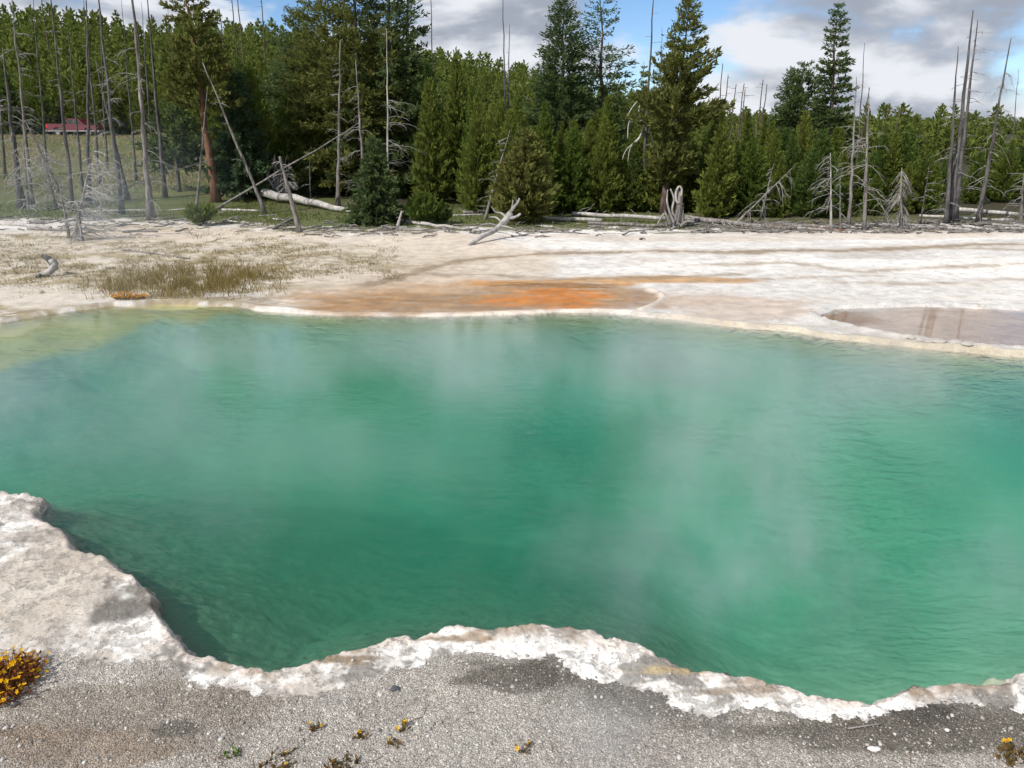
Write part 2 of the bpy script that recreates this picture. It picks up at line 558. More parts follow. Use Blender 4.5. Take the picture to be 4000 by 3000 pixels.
def water_material(name, volume, ripple, tint=(1, 1, 1)):
    m, t, L, out = mat(name)
    co = N(t, 'ShaderNodeTexCoord').outputs['Object']
    mp = N(t, 'ShaderNodeMapping')
    mp.inputs['Rotation'].default_value = (0, 0, R(12))
    mp.inputs['Scale'].default_value = (1.0, 2.2, 1)
    L(co, mp.inputs['Vector'])
    a = noise(t, 3.6, 2, .55, mp.outputs[0], .6)
    bn = noise(t, 15, 2, .5, mp.outputs[0], .4)
    patch = mrange(t, noise(t, .45, 2, .5, co).outputs['Fac'], .38, .62, .3, 1.2)
    h = math_(t, 'MULTIPLY', math_(t, 'ADD', a.outputs['Fac'], math_(t, 'MULTIPLY', bn.outputs['Fac'], .35)), patch)
    bp = N(t, 'ShaderNodeBump')
    bp.inputs['Strength'].default_value = ripple
    bp.inputs['Distance'].default_value = .06
    L(h, bp.inputs['Height'])
    fr = N(t, 'ShaderNodeFresnel')
    fr.inputs['IOR'].default_value = 1.33
    L(bp.outputs[0], fr.inputs['Normal'])
    tr = N(t, 'ShaderNodeBsdfTransparent')
    tr.inputs[0].default_value = (*tint, 1)
    gl = N(t, 'ShaderNodeBsdfGlossy')
    gl.inputs['Roughness'].default_value = .03
    L(bp.outputs[0], gl.inputs['Normal'])
    mx = N(t, 'ShaderNodeMixShader')
    L(fr.outputs[0], mx.inputs[0])
    L(tr.outputs[0], mx.inputs[1])
    L(gl.outputs[0], mx.inputs[2])
    L(mx.outputs[0], out.inputs['Surface'])
    if volume:
        ab = N(t, 'ShaderNodeVolumeAbsorption')
        ab.inputs['Color'].default_value = (*volume['absorb'], 1)
        ab.inputs['Density'].default_value = volume['ad']
        sc_ = N(t, 'ShaderNodeVolumeScatter')
        sc_.inputs['Color'].default_value = (*volume['scatter'], 1)
        sc_.inputs['Density'].default_value = volume['sd']
        ad = N(t, 'ShaderNodeAddShader')
        L(ab.outputs[0], ad.inputs[0])
        L(sc_.outputs[0], ad.inputs[1])
        L(ad.outputs[0], out.inputs['Volume'])
    return m


def foliage_material(name, dark, light, brown=0.0):
    m, t, L, out = mat(name)
    oi = N(t, 'ShaderNodeObjectInfo')
    geo = N(t, 'ShaderNodeNewGeometry')
    c = mixc(t, oi.outputs['Random'], dark, light)
    wn = N(t, 'ShaderNodeTexWhiteNoise', noise_dimensions='1D')
    L(oi.outputs['Random'], wn.inputs['W'])
    c = mixc(t, mrange(t, wn.outputs['Value'], .72, .95, 0, .55), c, (dark[0] * .62, dark[1] * .78, dark[2] * 1.25))
    rr = mrange(t, geo.outputs['Random Per Island'], 0, 1, .7, 1.45, False)
    c = mixc(t, 1.0, c, rr, 'MULTIPLY')
    if brown:
        n = noise(t, 1.1, 2, .5, N(t, 'ShaderNodeTexCoord').outputs['Object'])
        c = mixc(t, math_(t, 'MULTIPLY', mrange(t, n.outputs['Fac'], .5, .7), brown), c, (.13, .075, .022))
    d = N(t, 'ShaderNodeBsdfDiffuse')
    L(c, d.inputs['Color'])
    tl = N(t, 'ShaderNodeBsdfTranslucent')
    L(c, tl.inputs['Color'])
    mx = N(t, 'ShaderNodeMixShader')
    mx.inputs[0].default_value = .48
    L(d.outputs[0], mx.inputs[1])
    L(tl.outputs[0], mx.inputs[2])
    L(mx.outputs[0], out.inputs['Surface'])
    return m


def wood_material(name, c0, c1, scale=6.0, stretch=8.0, rough=.85):
    m, t, L, out = mat(name)
    co = N(t, 'ShaderNodeTexCoord').outputs['Object']
    mp = N(t, 'ShaderNodeMapping')
    mp.inputs['Scale'].default_value = (stretch, stretch, 1)
    L(co, mp.inputs['Vector'])
    n = noise(t, scale / 3, 6, .65, mp.outputs[0])
    n2 = noise(t, 2.2, 4, .6, co)
    c = mixc(t, mrange(t, n.outputs['Fac'], .3, .7), c0, c1)
    c = mixc(t, 1.0, c, mrange(t, n2.outputs['Fac'], .3, .7, .7, 1.2), 'MULTIPLY')
    b = N(t, 'ShaderNodeBsdfPrincipled')
    L(c, b.inputs['Base Color'])
    b.inputs['Roughness'].default_value = rough
    b.inputs['Specular IOR Level'].default_value = .2
    bp = N(t, 'ShaderNodeBump')
    bp.inputs['Strength'].default_value = .5
    bp.inputs['Distance'].default_value = .02
    L(n.outputs['Fac'], bp.inputs['Height'])
    L(bp.outputs[0], b.inputs['Normal'])
    L(b.outputs[0], out.inputs['Surface'])
    return m


def plain(name, c, rough=.6, metal=0.0, var=.12, scale=8, spec=.4, coat=0.0):
    m, t, L, out = mat(name)
    n = noise(t, scale, 4, .6, N(t, 'ShaderNodeTexCoord').outputs['Object'])
    b = N(t, 'ShaderNodeBsdfPrincipled')
    L(mixc(t, 1.0, (*c, 1), mrange(t, n.outputs['Fac'], .3, .7, 1 - var, 1 + var), 'MULTIPLY'), b.inputs['Base Color'])
    b.inputs['Roughness'].default_value = rough
    b.inputs['Metallic'].default_value = metal
    b.inputs['Specular IOR Level'].default_value = spec
    b.inputs['Coat Weight'].default_value = coat
    L(b.outputs[0], out.inputs['Surface'])
    return m


def steam_material(name, density, scale, seed, thr=.42):
    m, t, L, out = mat(name)
    tc = N(t, 'ShaderNodeTexCoord')
    ln = N(t, 'ShaderNodeVectorMath', operation='LENGTH')
    L(tc.outputs['Object'], ln.inputs[0])
    fall = mrange(t, ln.outputs['Value'], .0, .96, 1, 0)
    fall = math_(t, 'MULTIPLY', fall, fall)
    geo = N(t, 'ShaderNodeNewGeometry')
    mp = N(t, 'ShaderNodeMapping')
    mp.inputs['Location'].default_value = (seed * 3.7, seed * 1.3, seed * 2.1)
    mp.inputs['Rotation'].default_value = (R(15), R(28), 0)
    mp.inputs['Scale'].default_value = (1.1, 1, .6)
    L(geo.outputs['Position'], mp.inputs['Vector'])
    n = noise(t, scale, 4, .6, mp.outputs[0])
    f = mrange(t, n.outputs['Fac'], thr, .72)
    v = N(t, 'ShaderNodeVolumeScatter')
    v.inputs['Color'].default_value = (.76, .94, 1, 1)
    v.inputs['Anisotropy'].default_value = 0.0
    L(math_(t, 'MULTIPLY', math_(t, 'MULTIPLY', fall, f), density), v.inputs['Density'])
    L(v.outputs[0], out.inputs['Volume'])
    return m


M = {
    'ground': ground_material(),
    'pool': water_material('pool_water', dict(absorb=(.015, .94, .67), ad=.50, scatter=(.03, .88, .50), sd=.27), .115),
    'puddle': water_material('puddle_water', None, .03, (.97, .95, .93)),
    'pine': foliage_material('pine_needles', (.110, .158, .032), (.180, .205, .046), .06),
    'spruce': foliage_material('spruce_needles', (.090, .130, .052), (.112, .152, .058), .05),
    'oldpine': foliage_material('old_pine_needles', (.135, .155, .045), (.165, .175, .052), .15),
    'far': foliage_material('far_needles', (.110, .155, .036), (.15, .188, .046), .05),
    'bark': wood_material('bark', (.050, .036, .026), (.16, .125, .10)),
    'redbark': wood_material('reddish_bark', (.10, .048, .025), (.21, .12, .075)),
    'dead': wood_material('grey_dead_wood', (.085, .078, .072), (.29, .265, .245)),
    'darkdead': wood_material('dark_dead_wood', (.045, .042, .042), (.15, .14, .135)),
    'pale': wood_material('bleached_wood', (.25, .235, .22), (.50, .475, .445)),
    'twig': wood_material('weathered_twigs', (.19, .18, .17), (.40, .38, .36)),
    'rot': wood_material('rotten_red_wood', (.20, .07, .03), (.40, .16, .07)),
}


def grass_material(name, a, b, tr=.3):
    m, t, L, out = mat(name)
    geo = N(t, 'ShaderNodeNewGeometry')
    c = mixc(t, geo.outputs['Random Per Island'], a, b)
    d = N(t, 'ShaderNodeBsdfDiffuse')
    L(c, d.inputs['Color'])
    tl = N(t, 'ShaderNodeBsdfTranslucent')
    L(c, tl.inputs['Color'])
    mx = N(t, 'ShaderNodeMixShader')
    mx.inputs[0].default_value = tr
    L(d.outputs[0], mx.inputs[1])
    L(tl.outputs[0], mx.inputs[2])
    L(mx.outputs[0], out.inputs['Surface'])
    return m


M['grass'] = grass_material('meadow_grass', (.075, .11, .026), (.16, .17, .055))
M['sedge'] = grass_material('sedge_blades', (.15, .125, .04), (.31, .235, .09))
M['dry'] = grass_material('dry_tufts', (.22, .19, .095), (.38, .32, .20))


# ------------------------------------------------------------------ the ground: one sheet from underfoot to the horizon
def blob(x, y, u, v, ru, rv, z=0.13, k=0.35, seed=0):
    """soft ellipse lying on the ground"""
    c = gp(u, v, z)
    rx = abs(gp(u + ru, v, z)[0] - c[0])
    ry = max(abs(gp(u, v - rv, z)[1] - c[1]), 1e-3)
    q = np.hypot((x - c[0]) / rx, (y - c[1]) / ry)
    out = np.zeros(len(x))
    i = q < 1.15 + 1.5 * k
    out[i] = sstep(1.15, .65, q[i] + k * fbm(x[i] / rx * 1.6, y[i] / ry * 1.6, 4, 91 + seed))
    return out


def build_ground():
    azs = np.concatenate([np.arange(-180, -70, 4.6), np.arange(-70, -38, .5), np.arange(-38, 38, .125), np.arange(38, 85, .4), np.arange(85, 180, 4.6)])
    azs = np.radians(azs)
    rs = np.concatenate([[0.0, .5, .9, 1.2, 1.45], [1.7, 1.95, 2.2], 1 / np.linspace(1 / 2.4, 1 / 4.6, 230), 1 / np.linspace(1 / 4.61, 1 / 11, 140), 1 / np.linspace(1 / 11.02, 1 / 31.0, 240), np.geomspace(31.6, 140, 55), np.geomspace(150, 2600, 24)])
    A, Rr = np.meshgrid(azs, rs)
    X, Y = Rr * np.sin(A), Rr * np.cos(A)
    x, y = X.ravel(), Y.ravel()
    h, s = height(x, y, True)
    V = np.stack([x, y, h], 1)
    nA, nR = len(azs), len(rs)
    i = np.arange(nR - 1)[:, None]
    j = np.arange(nA)[None]
    a = i * nA + j
    b = i * nA + (j + 1) % nA
    F = np.stack([a, b, b + nA, a + nA], -1).reshape(-1, 4)[:, ::-1]
    me = mesh_np('ground', V, F, M['ground'], True)
    assert len(me.vertices) == len(V)
    # ---- soil colours
    r = Rr.ravel()
    az = A.ravel()
    col = np.zeros((len(x), 3))
    n_lo, n_mid, n_hi = fbm(x * .35, y * .35, 4, 60), fbm(x * 1.3, y * 1.3, 4, 61), fbm(x * 6, y * 6, 4, 62)
    mixv = lambda c, k, m: c * (1 - m[:, None]) + np.array(k)[None] * m[:, None]
    nw = sstep(9.0, 6.5, y)
    # far flats of white sinter with tan and grey films
    white, tan, grey = (.67, .665, .655), (.58, .525, .46), (.47, .455, .435)
    col[:] = white
    col = mixv(col, grey, .75 * sstep(.05, .75, n_lo + .35 * n_hi))
    col = mixv(col, tan,   .6 * sstep(.2, .9, fbm(x * .3 + 9, y * .9, 4, 63) + .3 * n_mid))
    col = mixv(col, (.77, .765, .75), .9 * sstep(-.1, .35, fbm(x * .18, y * .7, 4, 64)) * sstep(-1, 3, x) * sstep(16, 18, r))
    # tan sand in the middle distance, vegetated soil on the left
    col = mixv(col, (.59, .515, .43), .85 * blob(x, y, 880, 560, 330, 55, .1, .4, 1))
    col = mixv(col, (.57, .49, .41), .6 * blob(x, y, 1650, 515, 700, 9, .12, .5, 2))
    col = mixv(col, (.52, .475, .40), .9 * blob(x, y, 260, 560, 560, 75, .1, .35, 3))
    soil = (.24, .19, .11)
    lm = blob(x, y, 300, 550, 600, 66, .1, .3, 4)
    col = mixv(col, (.30, .25, .145), lm * sstep(-.15, .35, fbm(x * 1.1, y * 1.6, 4, 66, .65) + .4 * n_hi) * .85)
    col = mixv(col, soil, lm * sstep(.1, .5, n_hi + .3 * n_mid) * .6)
    col = mixv(col, (.60, .56, .50), .9 * blob(x, y, 90, 632, 170, 24, .1, .4, 5))
    col = mixv(col, (.62, .55, .47), .8 * blob(x, y, 420, 515, 420, 14, .1, .7, 6))
    # edge of the wood: grass and forest floor
    rsh = np.interp(az, SHORE_AZ, SHORE_R)
    gedge = sstep(-.5, 1.0, r - rsh + 1.2 * n_mid + .5 * n_hi)
    leftw = np.interp(az, [R(-50), R(8), R(14), R(40)], [1, 1, .25, .25])
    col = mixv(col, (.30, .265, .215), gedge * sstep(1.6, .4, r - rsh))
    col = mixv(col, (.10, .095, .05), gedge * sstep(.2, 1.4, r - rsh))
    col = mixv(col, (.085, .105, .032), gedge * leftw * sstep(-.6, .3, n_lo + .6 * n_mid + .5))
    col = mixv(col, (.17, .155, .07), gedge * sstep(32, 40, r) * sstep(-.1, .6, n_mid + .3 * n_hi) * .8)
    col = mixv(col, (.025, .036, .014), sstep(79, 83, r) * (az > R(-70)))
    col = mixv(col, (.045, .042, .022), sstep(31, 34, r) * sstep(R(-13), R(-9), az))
    # orange and rust mats
    inn = lambda P, a_, b_: sstep(a_, b_, sdf(P, x, y) + .14 * n_mid + .1 * n_hi)
    m16 = (r < 19).astype(float)
    col = mixv(col, (.46, .30, .17), .75 * blob(x, y, 1050, 640, 460, 36, .04, .45, 7))
    col = mixv(col, (.36, .23, .12), .85 * blob(x, y, 860, 652, 250, 20, .04, .5, 17))
    col = mixv(col, (.48, .24, .07), .8 * blob(x, y, 1130, 612, 190, 12, .04, .7, 8))
    col = mixv(col, (.50, .27, .08), .8 * blob(x, y, 1420, 605, 190, 9, .04, .7, 9))
    col = mixv(col, (.36, .215, .10), inn(ORANGE, .35, -.35) * m16 * .85)
    col = mixv(col, (.60, .21, .025), .92 * blob(x, y, 1215, 640, 165, 21, .04, .45, 10) * m16)
    col = mixv(col, (.36, .25, .17), .9 * blob(x, y, 1400, 645, 40, 20, .04, .3, 11))
    col = mixv(col, (.44, .26, .11), .55 * sstep(.0, .6, fbm(x * 1.2, y * 4.5, 4, 68) + .3 * n_hi) * inn(ORANGE, .5, -.2) * m16)
    col = mixv(col, (.60, .52, .42), .3 * sstep(.30, .5, fbm(x * 1.6, y * 6, 4, 69) + .25 * n_hi) * inn(ORANGE, .6, -.1) * m16)
    col = mixv(col, (.24, .12, .035), .75 * blob(x, y, 1190, 616, 150, 4, .04, .6, 14))
    col = mixv(col, (.86, .71, .60), inn(PUDDLE, .05, -.2) * m16 * .9)
    col = mixv(col, (.48, .29, .12), inn(PUDDLE, .03, -.1) * blob(x, y, 1800, 676, 90, 22, .05, .3, 12))
    col = mixv(col, (.55, .45, .37), .7 * blob(x, y, 1560, 660, 190, 28, .05, .4, 13))
    for k, Lr in enumerate(RUNOFF):
        d = pline(Lr, x, y) + .16 * n_mid + .12 * n_hi
        w = (.30, .16, .16, .14, .12, .10)[k]
        col = mixv(col, (.20, .155, .10), (.85, .6, .55, .5, .4, .5)[k] * sstep(w, w * .3, d))
        col = mixv(col, (.42, .34, .25), .3 * sstep(w * 2.2, w, d))
    rimw = np.exp(-(pline(FARRIM, x, y) / .055) ** 2) + np.exp(-(pline(ARC, x, y) / .07) ** 2)
    col = mixv(col, (.74, .69, .62), np.clip(rimw * 1.2, 0, 1) * .95)
    edgef = sstep(.30, .05, s) * (1 - nw) * sstep(-.05, .02, s)
    col = mixv(col, (.50, .42, .24), edgef * sstep(1.0, 3.5, x) * .45)
    # near bank: gravel, wet gravel, white crust
    cr = np.minimum(sdf(CRUST, x, y), np.where((x > 2.6) | (x < -4.5), s - .2, 9.0)) + .05 * fbm(x * 5, y * 5, 4, 70)
    grav = np.zeros_like(col)
    grav[:] = (.50, .485, .46)
    grav = mixv(grav, (.55, .535, .515), sstep(-.2, .6, n_lo + .4 * n_mid))
    grav = mixv(grav, (.19, .178, .16), .8 * sstep(.30, .02, cr + .16 * n_mid) * sstep(-.9, -.3, x - .15 * y))
    grav = mixv(grav, (.18, .168, .15), .85 * blob(x, y, 1960, 1560, 420, 42, .13, .3, 20))
    grav = mixv(grav, (.12, .115, .108), .85 * blob(x, y, 1990, 1518, 90, 26, .13, .3, 21))
    grav = mixv(grav, (.12, .11, .095), .75 * blob(x, y, 1090, 1440, 130, 34, .13, .35, 22))
    grav = mixv(grav, (.33, .30, .265), .8 * blob(x, y, 330, 1520, 330, 70, .13, .4, 23))
    grav = mixv(grav, (.30, .235, .18), .7 * blob(x, y, 160, 1590, 260, 60, .13, .4, 24))
    grav = mixv(grav, (.115, .11, .10), .7 * blob(x, y, 370, 1555, 60, 20, .13, .3, 25))
    grav = mixv(grav, (.54, .52, .50), .8 * blob(x, y, 1300, 1620, 330, 60, .13, .4, 26))
    inside_crust = sstep(.03, -.03, cr)
    cc = np.zeros_like(col)
    cc[:] = (.82, .82, .81)
    cc = mixv(cc, (.47, .43, .385), .85 * sstep(-.25, .4, fbm(x * 2.6, y * 2.6, 5, 72, .65) + .3 * n_hi) * sstep(-.4, -.9, x + .25))
    cc = mixv(cc, (.38, .36, .33), .55 * sstep(.1, .5, fbm(x * 11, y * 11, 4, 75, .65)))
    cc = mixv(cc, (.60, .52, .46), .7 * sstep(.13, .03, s + .05 * n_hi))
    cc = mixv(cc, (.30, .23, .165), .8 * sstep(.22, .5, fbm(x * 3.1, y * 3.1, 4, 73)) * sstep(.20, .06, s))
    cc = mixv(cc, (.20, .19, .175), .85 * sstep(.30, .55, fbm(x * 4.2, y * 4.2, 5, 74, .6)))
    cc = mixv(cc, (.135, .128, .115), .9 * blob(x, y, 262, 1290, 62, 42, .14, .35, 27))
    cc = mixv(cc, (.23, .16, .095), .85 * blob(x, y, 990, 1354, 75, 9, .15, .4, 28))
    cc = mixv(cc, (.23, .17, .105), .85 * blob(x, y, 740, 1396, 80, 11, .15, .4, 29))
    cc = mixv(cc, (.27, .22, .17), .8 * blob(x, y, 1590, 1468, 110, 10, .15, .4, 30))
    cc = mixv(cc, (.42, .34, .19), .8 * blob(x, y, 1450, 1425, 90, 8, .15, .4, 31))
    cc = mixv(cc, (.50, .455, .40), .85 * blob(x, y, 60, 1250, 150, 110, .14, .5, 32))
    col = col * (1 - nw[:, None]) + cc * nw[:, None]
    # under water
    dd = -s
    uw = sstep(.0, .05, dd)
    bed = np.zeros_like(col)
    bed[:] = (.30, .42, .30)
    bed = mixv(bed, (.17, .23, .17), sstep(-.3, .7, fbm(x * .6, y * .6, 3, 80)) * .6)
    bed = mixv(bed, (.075, .15, .095), .8 * blob(x, y, 900, 1200, 700, 260, -.6, .7, 40))  # centre and near-left bed darkened in place of deep water's dimness
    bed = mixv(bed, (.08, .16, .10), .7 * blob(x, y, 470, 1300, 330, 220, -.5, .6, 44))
    bed = mixv(bed, (.12, .17, .13), .7 * blob(x, y, 1450, 1150, 160, 70, -.6, .5, 42))
    bed = mixv(bed, (.12, .17, .13), .6 * blob(x, y, 420, 1060, 200, 60, -.6, .5, 43))
    bed = mixv(bed, (.66, .72, .54), .9 * blob(x, y, 2050, 1250, 640, 420, -.6, .25, 41))
    bed = mixv(bed, (.085, .20, .12), nw * sstep(3.6, -.4, dd + .5 * n_mid) * sstep(3.2, -.5, x) * .75)  # dimness of deep water put into the bed colour towards the near bank
    bed = mixv(bed, (.50, .43, .15), sstep(.3, -.15, sdf(SHELF, x, y)) * (1 - nw))
    bed = mixv(bed, (.36, .33, .16), sstep(.5, .12, dd) * (1 - nw) * .6)
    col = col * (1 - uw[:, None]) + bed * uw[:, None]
    peb = nw * .1 * (1 - uw) + (1 - nw) * .28 * sstep(22, 14, r) * (1 - uw)
    wet = np.clip((1 - nw) * m16 * (inn(ORANGE, .6, -.2) * (.55 + .4 * n_mid) + inn(PUDDLE, .3, 0)), 0, 1) * .85
    crd = np.where(s > -.02, cr, -1.0) * nw - (1 - nw)
    g4 = np.concatenate([np.clip(grav, 0, 1), np.ones((len(x), 1))], 1).astype(np.float32)
    me.color_attributes.new('grit', 'FLOAT_COLOR', 'POINT').data.foreach_set('color', g4.ravel())
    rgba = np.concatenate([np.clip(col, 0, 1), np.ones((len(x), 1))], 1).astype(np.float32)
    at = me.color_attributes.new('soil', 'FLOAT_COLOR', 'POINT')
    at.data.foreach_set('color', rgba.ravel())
    for nm, arr in (('pebble', peb), ('wet', wet), ('bed', .8 * uw), ('crust_edge', crd), ('crust', nw * (1 - uw)), ('far', (1 - nw) * (1 - uw) * sstep(34, 28, r))):
        a_ = me.attributes.new(nm, 'FLOAT', 'POINT')
        a_.data.foreach_set('value', arr.astype(np.float32))
    o = link('ground', me)
    tag(o, 'white sinter flats, gravel bank and meadow around the hot spring', kind='structure')
    return o


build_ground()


# ------------------------------------------------------------------ water
def build_water():
    b = MB()
    b.box((-2.5, 8.4, -2.0), (26.0, 11.4, 4.0))      # its rim lies hidden under the banks
    o = link('pool_water', b.mesh('pool_water', M['pool'], False))
    tag(o, 'deep emerald green hot spring pool with rippled surface', kind='structure')
    for nm, P2, z, lab in (('shallow_water', PUDDLE, .034, 'still brown mirror puddle on the white flats'),):
        b = MB()
        k = len(P2)
        a2 = np.sum(P2[:, 0] * np.roll(P2[:, 1], -1) - np.roll(P2[:, 0], -1) * P2[:, 1])
        cc = P2.mean(0)
        Q2 = cc + (P2 - cc) * np.array([1.05, 1.08])
        b.add([(p[0], p[1], z) for p in Q2], [tuple(range(k)) if a2 > 0 else tuple(range(k))[::-1]])
        tag(link(nm, b.mesh(nm, M['puddle'], False)), lab, kind='structure')


build_water()


# ------------------------------------------------------------------ conifers
def leaf_quads(P, D, ln, wd):
    """diamond shaped sprays: roots P, directions D"""
    n = len(P)
    D = D / (np.linalg.norm(D, axis=1)[:, None] + 1e-9)
    S = np.cross(D, nr.normal(size=(n, 3)))
    S /= np.linalg.norm(S, axis=1)[:, None] + 1e-9
    ln, wd = ln[:, None], wd[:, None]
    V = np.stack([P, P + D * ln * .55 + S * wd, P + D * ln, P + D * ln * .55 - S * wd], 1).reshape(-1, 3)
    F = np.arange(n * 4).reshape(n, 4)
    return V, F


def conifer(H, Rad, start=.06, whorls=26, nb=7, prof=None, rise=.35, curve=.15, per=7, k=4, ln=.22, wd=.045, spread=.8, tip_up=.3, gaps=.0, seed=0):
    """returns crown vertices and faces of one conifer of height H"""
    g = np.random.default_rng(seed)
    prof = prof or (lambda t: (1 - t) ** .8)
    PP, DD, LL = [], [], []
    for w in range(whorls):
        t = (w + g.uniform(-.3, .3)) / whorls
        t = min(max(t, 0), .985)
        z = H * (start + (1 - start) * t)
        a0 = g.uniform(0, 6.28)
        for q in range(nb):
            if g.uniform() < gaps:
                continue
            a = a0 + q * 6.28 / nb + g.uniform(-.45, .45)
            L = Rad * prof(t) * g.uniform(.65, 1.25) + .04 * H * .3
            rs_ = rise(t) if callable(rise) else rise
            slope = rs_ + g.uniform(-.15, .15)
            n = max(2, int(per * L / Rad + 1.5))
            s_ = np.linspace(.22, 1, n) + g.uniform(-.05, .05, n)
            d = np.array([math.cos(a), math.sin(a), slope])
            p = np.array([0, 0, z])[None] + d[None] * (s_ * L)[:, None]
            p[:, 2] += curve * L * s_ ** 2
            dd = d[None] + np.array([0, 0, 2 * curve])[None] * s_[:, None]
            p = np.repeat(p, k, 0)
            dd = np.repeat(dd, k, 0) + g.normal(size=(n * k, 3)) * spread * .6 + np.array([0, 0, tip_up])
            PP.append(p + g.normal(size=p.shape) * .03 * Rad)
            DD.append(dd)
            LL.append(np.full(n * k, ln) * g.uniform(.6, 1.3, n * k) * (1.15 - .62 * t))
    # leader
    m = 14
    p = np.stack([np.zeros(m), np.zeros(m), H * (.93 + .07 * np.linspace(0, 1, m))], 1)
    PP.append(p)
    DD.append(g.normal(size=(m, 3)) * .35 + np.array([0, 0, .9]))
    LL.append(np.full(m, ln * .5))
    P, D, Ls = np.concatenate(PP), np.concatenate(DD), np.concatenate(LL)
    return leaf_quads(P, D, Ls, Ls / ln * wd)


def trunk_mesh(name, H, r0, m, bend=.0, seed=0, top=.97):
    g = np.random.default_rng(seed)
    n = 8
    tt = np.linspace(0, 1, n)
    path = np.stack([bend * H * tt ** 2 + .006 * H * g.normal(size=n) * (tt > 0), .006 * H * g.normal(size=n) * (tt > 0), -0.06 + H * top * tt], 1)
    rad = r0 * (1 - .93 * tt) * (1 + .35 * np.exp(-tt * 30))
    b = MB()
    b.tube(path, rad, 7)
    return b.mesh(name, m)


PROTO = []
for q in range(7):
    H0 = 4.0
    rad0 = (.85, .98, .72, .9, 1.08, .8, .84)[q]
    pw = (1.25, 1.0, 1.4, .95, 1.15, 1.3, .9)[q]
    V, F = conifer(H0, rad0, start=.0, whorls=34, nb=8, prof=lambda t, pw=pw: min(1, (1 - t) ** pw * (.85 + .35 * min(1, t * 5))), rise=lambda t: .12 + .5 * t, curve=.22,
                   per=8, k=6, ln=.22, wd=.036, spread=.85, tip_up=.42, gaps=.12, seed=100 + q)
    PROTO.append((trunk_mesh('trunk', H0, .05, M['bark'], .0, q), mesh_np('crown', V, F, M['pine']), H0))

LAST = ['']


def place_tree(proto, x, y, H, wf, label, cat, group, name='pine_tree', lean=0.0):
    tr, cr, H0 = proto
    z = hz(x, y)
    o = thing(name, (x, y, z), label, cat, group)
    s = H / H0
    o.scale = (s * wf, s * wf, s)
    o.rotation_euler = (nr.uniform(-.03, .03), lean + nr.uniform(-.03, .03), nr.uniform(0, 6.28) if not lean else 0)
    link('trunk', tr, o)
    link('crown', cr, o)
    LAST[0] = o.name
    return o


def proj(p):
    d = np.asarray(p, float) - np.array([0, 0, CAM_H])
    dep = d[1] * CP - d[2] * SP
    return 1106 + FPX * d[0] / dep, 829.5 - FPX * (d[1] * SP + d[2] * CP) / dep


TOPU = [300, 430, 520, 640, 900, 1000, 1100, 1180, 1300, 1420, 1520, 1620, 1700, 1850, 2000, 2212, 2500]
TOPV = [250, 215, 170, 165, 170, 150, 205, 235, 225, 255, 262, 250, 240, 276, 290, 280, 280]


def young_pines():
    spots = []
    tries = 0
    zones = {
        'thicket': ('young green pine in the dense stand between the spruces and the bare flats', 'young pines in the middle of the stand'),
        'right': ('short yellow-green pine in the thicket behind the grey snags by the driftwood', 'young pines behind the driftwood line'),
        'left': ('slender pine on the wooded slope above the road and red pickup', 'pines on the slope above the road'),
        'mid': ('young pine on the rising slope behind the big dark firs', 'pines on the slope behind the firs'),
    }
    n = 0
    rows = [(28.5, 1.1, 1), (29.6, 1.0, 0), (30.7, 1.0, 0), (32, 1.15, 0), (33.5, 1.45, 0), (35.5, 1.6, 0), (38, 1.9, 0), (42, 2.4, 0)]
    for rr, sp, only_right in rows:
        half = rr * math.tan(R(35))
        xx = -half
        while xx < half:
            xx += sp * nr.uniform(.75, 1.3)
            y = rr + nr.uniform(-.7, .7)
            u, v = proj((xx, y, .2))
            if u < 470 or u > 2260 or (only_right and (u < 1500 or 1990 < u)):
                continue
            if u < 920 and rr < 35:
                continue
            if rr > 38 and u > 1500 and nr.uniform() < .6:
                continue
            if 1990 < u < 2260 and rr < 33:
                continue
            if 850 < u < 1000 and rr < 32.6:
                continue
            tv = np.interp(u, TOPU, TOPV) + nr.uniform(-26 if u < 1820 else -4, 75) - (8 if rr > 36 else 0)
            if rr < 32 and nr.uniform() < .45:
                tv += nr.uniform(30, 90)
            zt = at_y(u, tv, y)[2]
            H = max(zt - hz(xx, y), 1.2)
            key = 'right' if u > 1500 else 'thicket'
            place_tree(PROTO[n % 7], xx, y, H, nr.uniform(.74, 1.1) * (3.4 / max(H, 2.2)) ** .35, *[zones[key][0], 'pine tree', zones[key][1]])
            YOUNG.append((bpy.data.objects[LAST[0]], u, rr))
            n += 1
    # slope behind the firs and above the road
    for rr, sp in ((50, 2.9), (55, 2.9), (60, 3.1), (66.5, 2.6), (73, 2.3), (79.6, 1.9), (82, 2.2)):
        half = rr * math.tan(R(35))
        xx = -half
        while xx < half * .35:
            xx += sp * nr.uniform(.75, 1.3)
            y = math.sqrt(max(rr * rr - xx * xx, 100)) + nr.uniform(-1, 1)
            u, v = proj((xx, y, hz(xx, y)))
            if u < -20 or u > 1420 or n > 292:
                continue
            if u < 440 and rr < 79:
                continue
            H = nr.uniform(3.6, 6.2) if u < 900 else nr.uniform(3.0, 4.6)
            key = 'left' if u < 480 else 'mid'
            place_tree(PROTO[n % 7], xx, y, H, nr.uniform(.85, 1.15), zones[key][0], 'pine tree', zones[key][1])
            YOUNG.append((bpy.data.objects[LAST[0]], u, rr))
            n += 1
    return n


YOUNG = []
N_YOUNG = young_pines()
ORD = ('first', 'second', 'third', 'fourth', 'fifth', 'sixth', 'seventh', 'eighth', 'ninth', 'tenth', 'eleventh', 'twelfth', 'thirteenth',
       'fourteenth', 'fifteenth', 'sixteenth', 'seventeenth', 'eighteenth', 'nineteenth', 'twentieth')


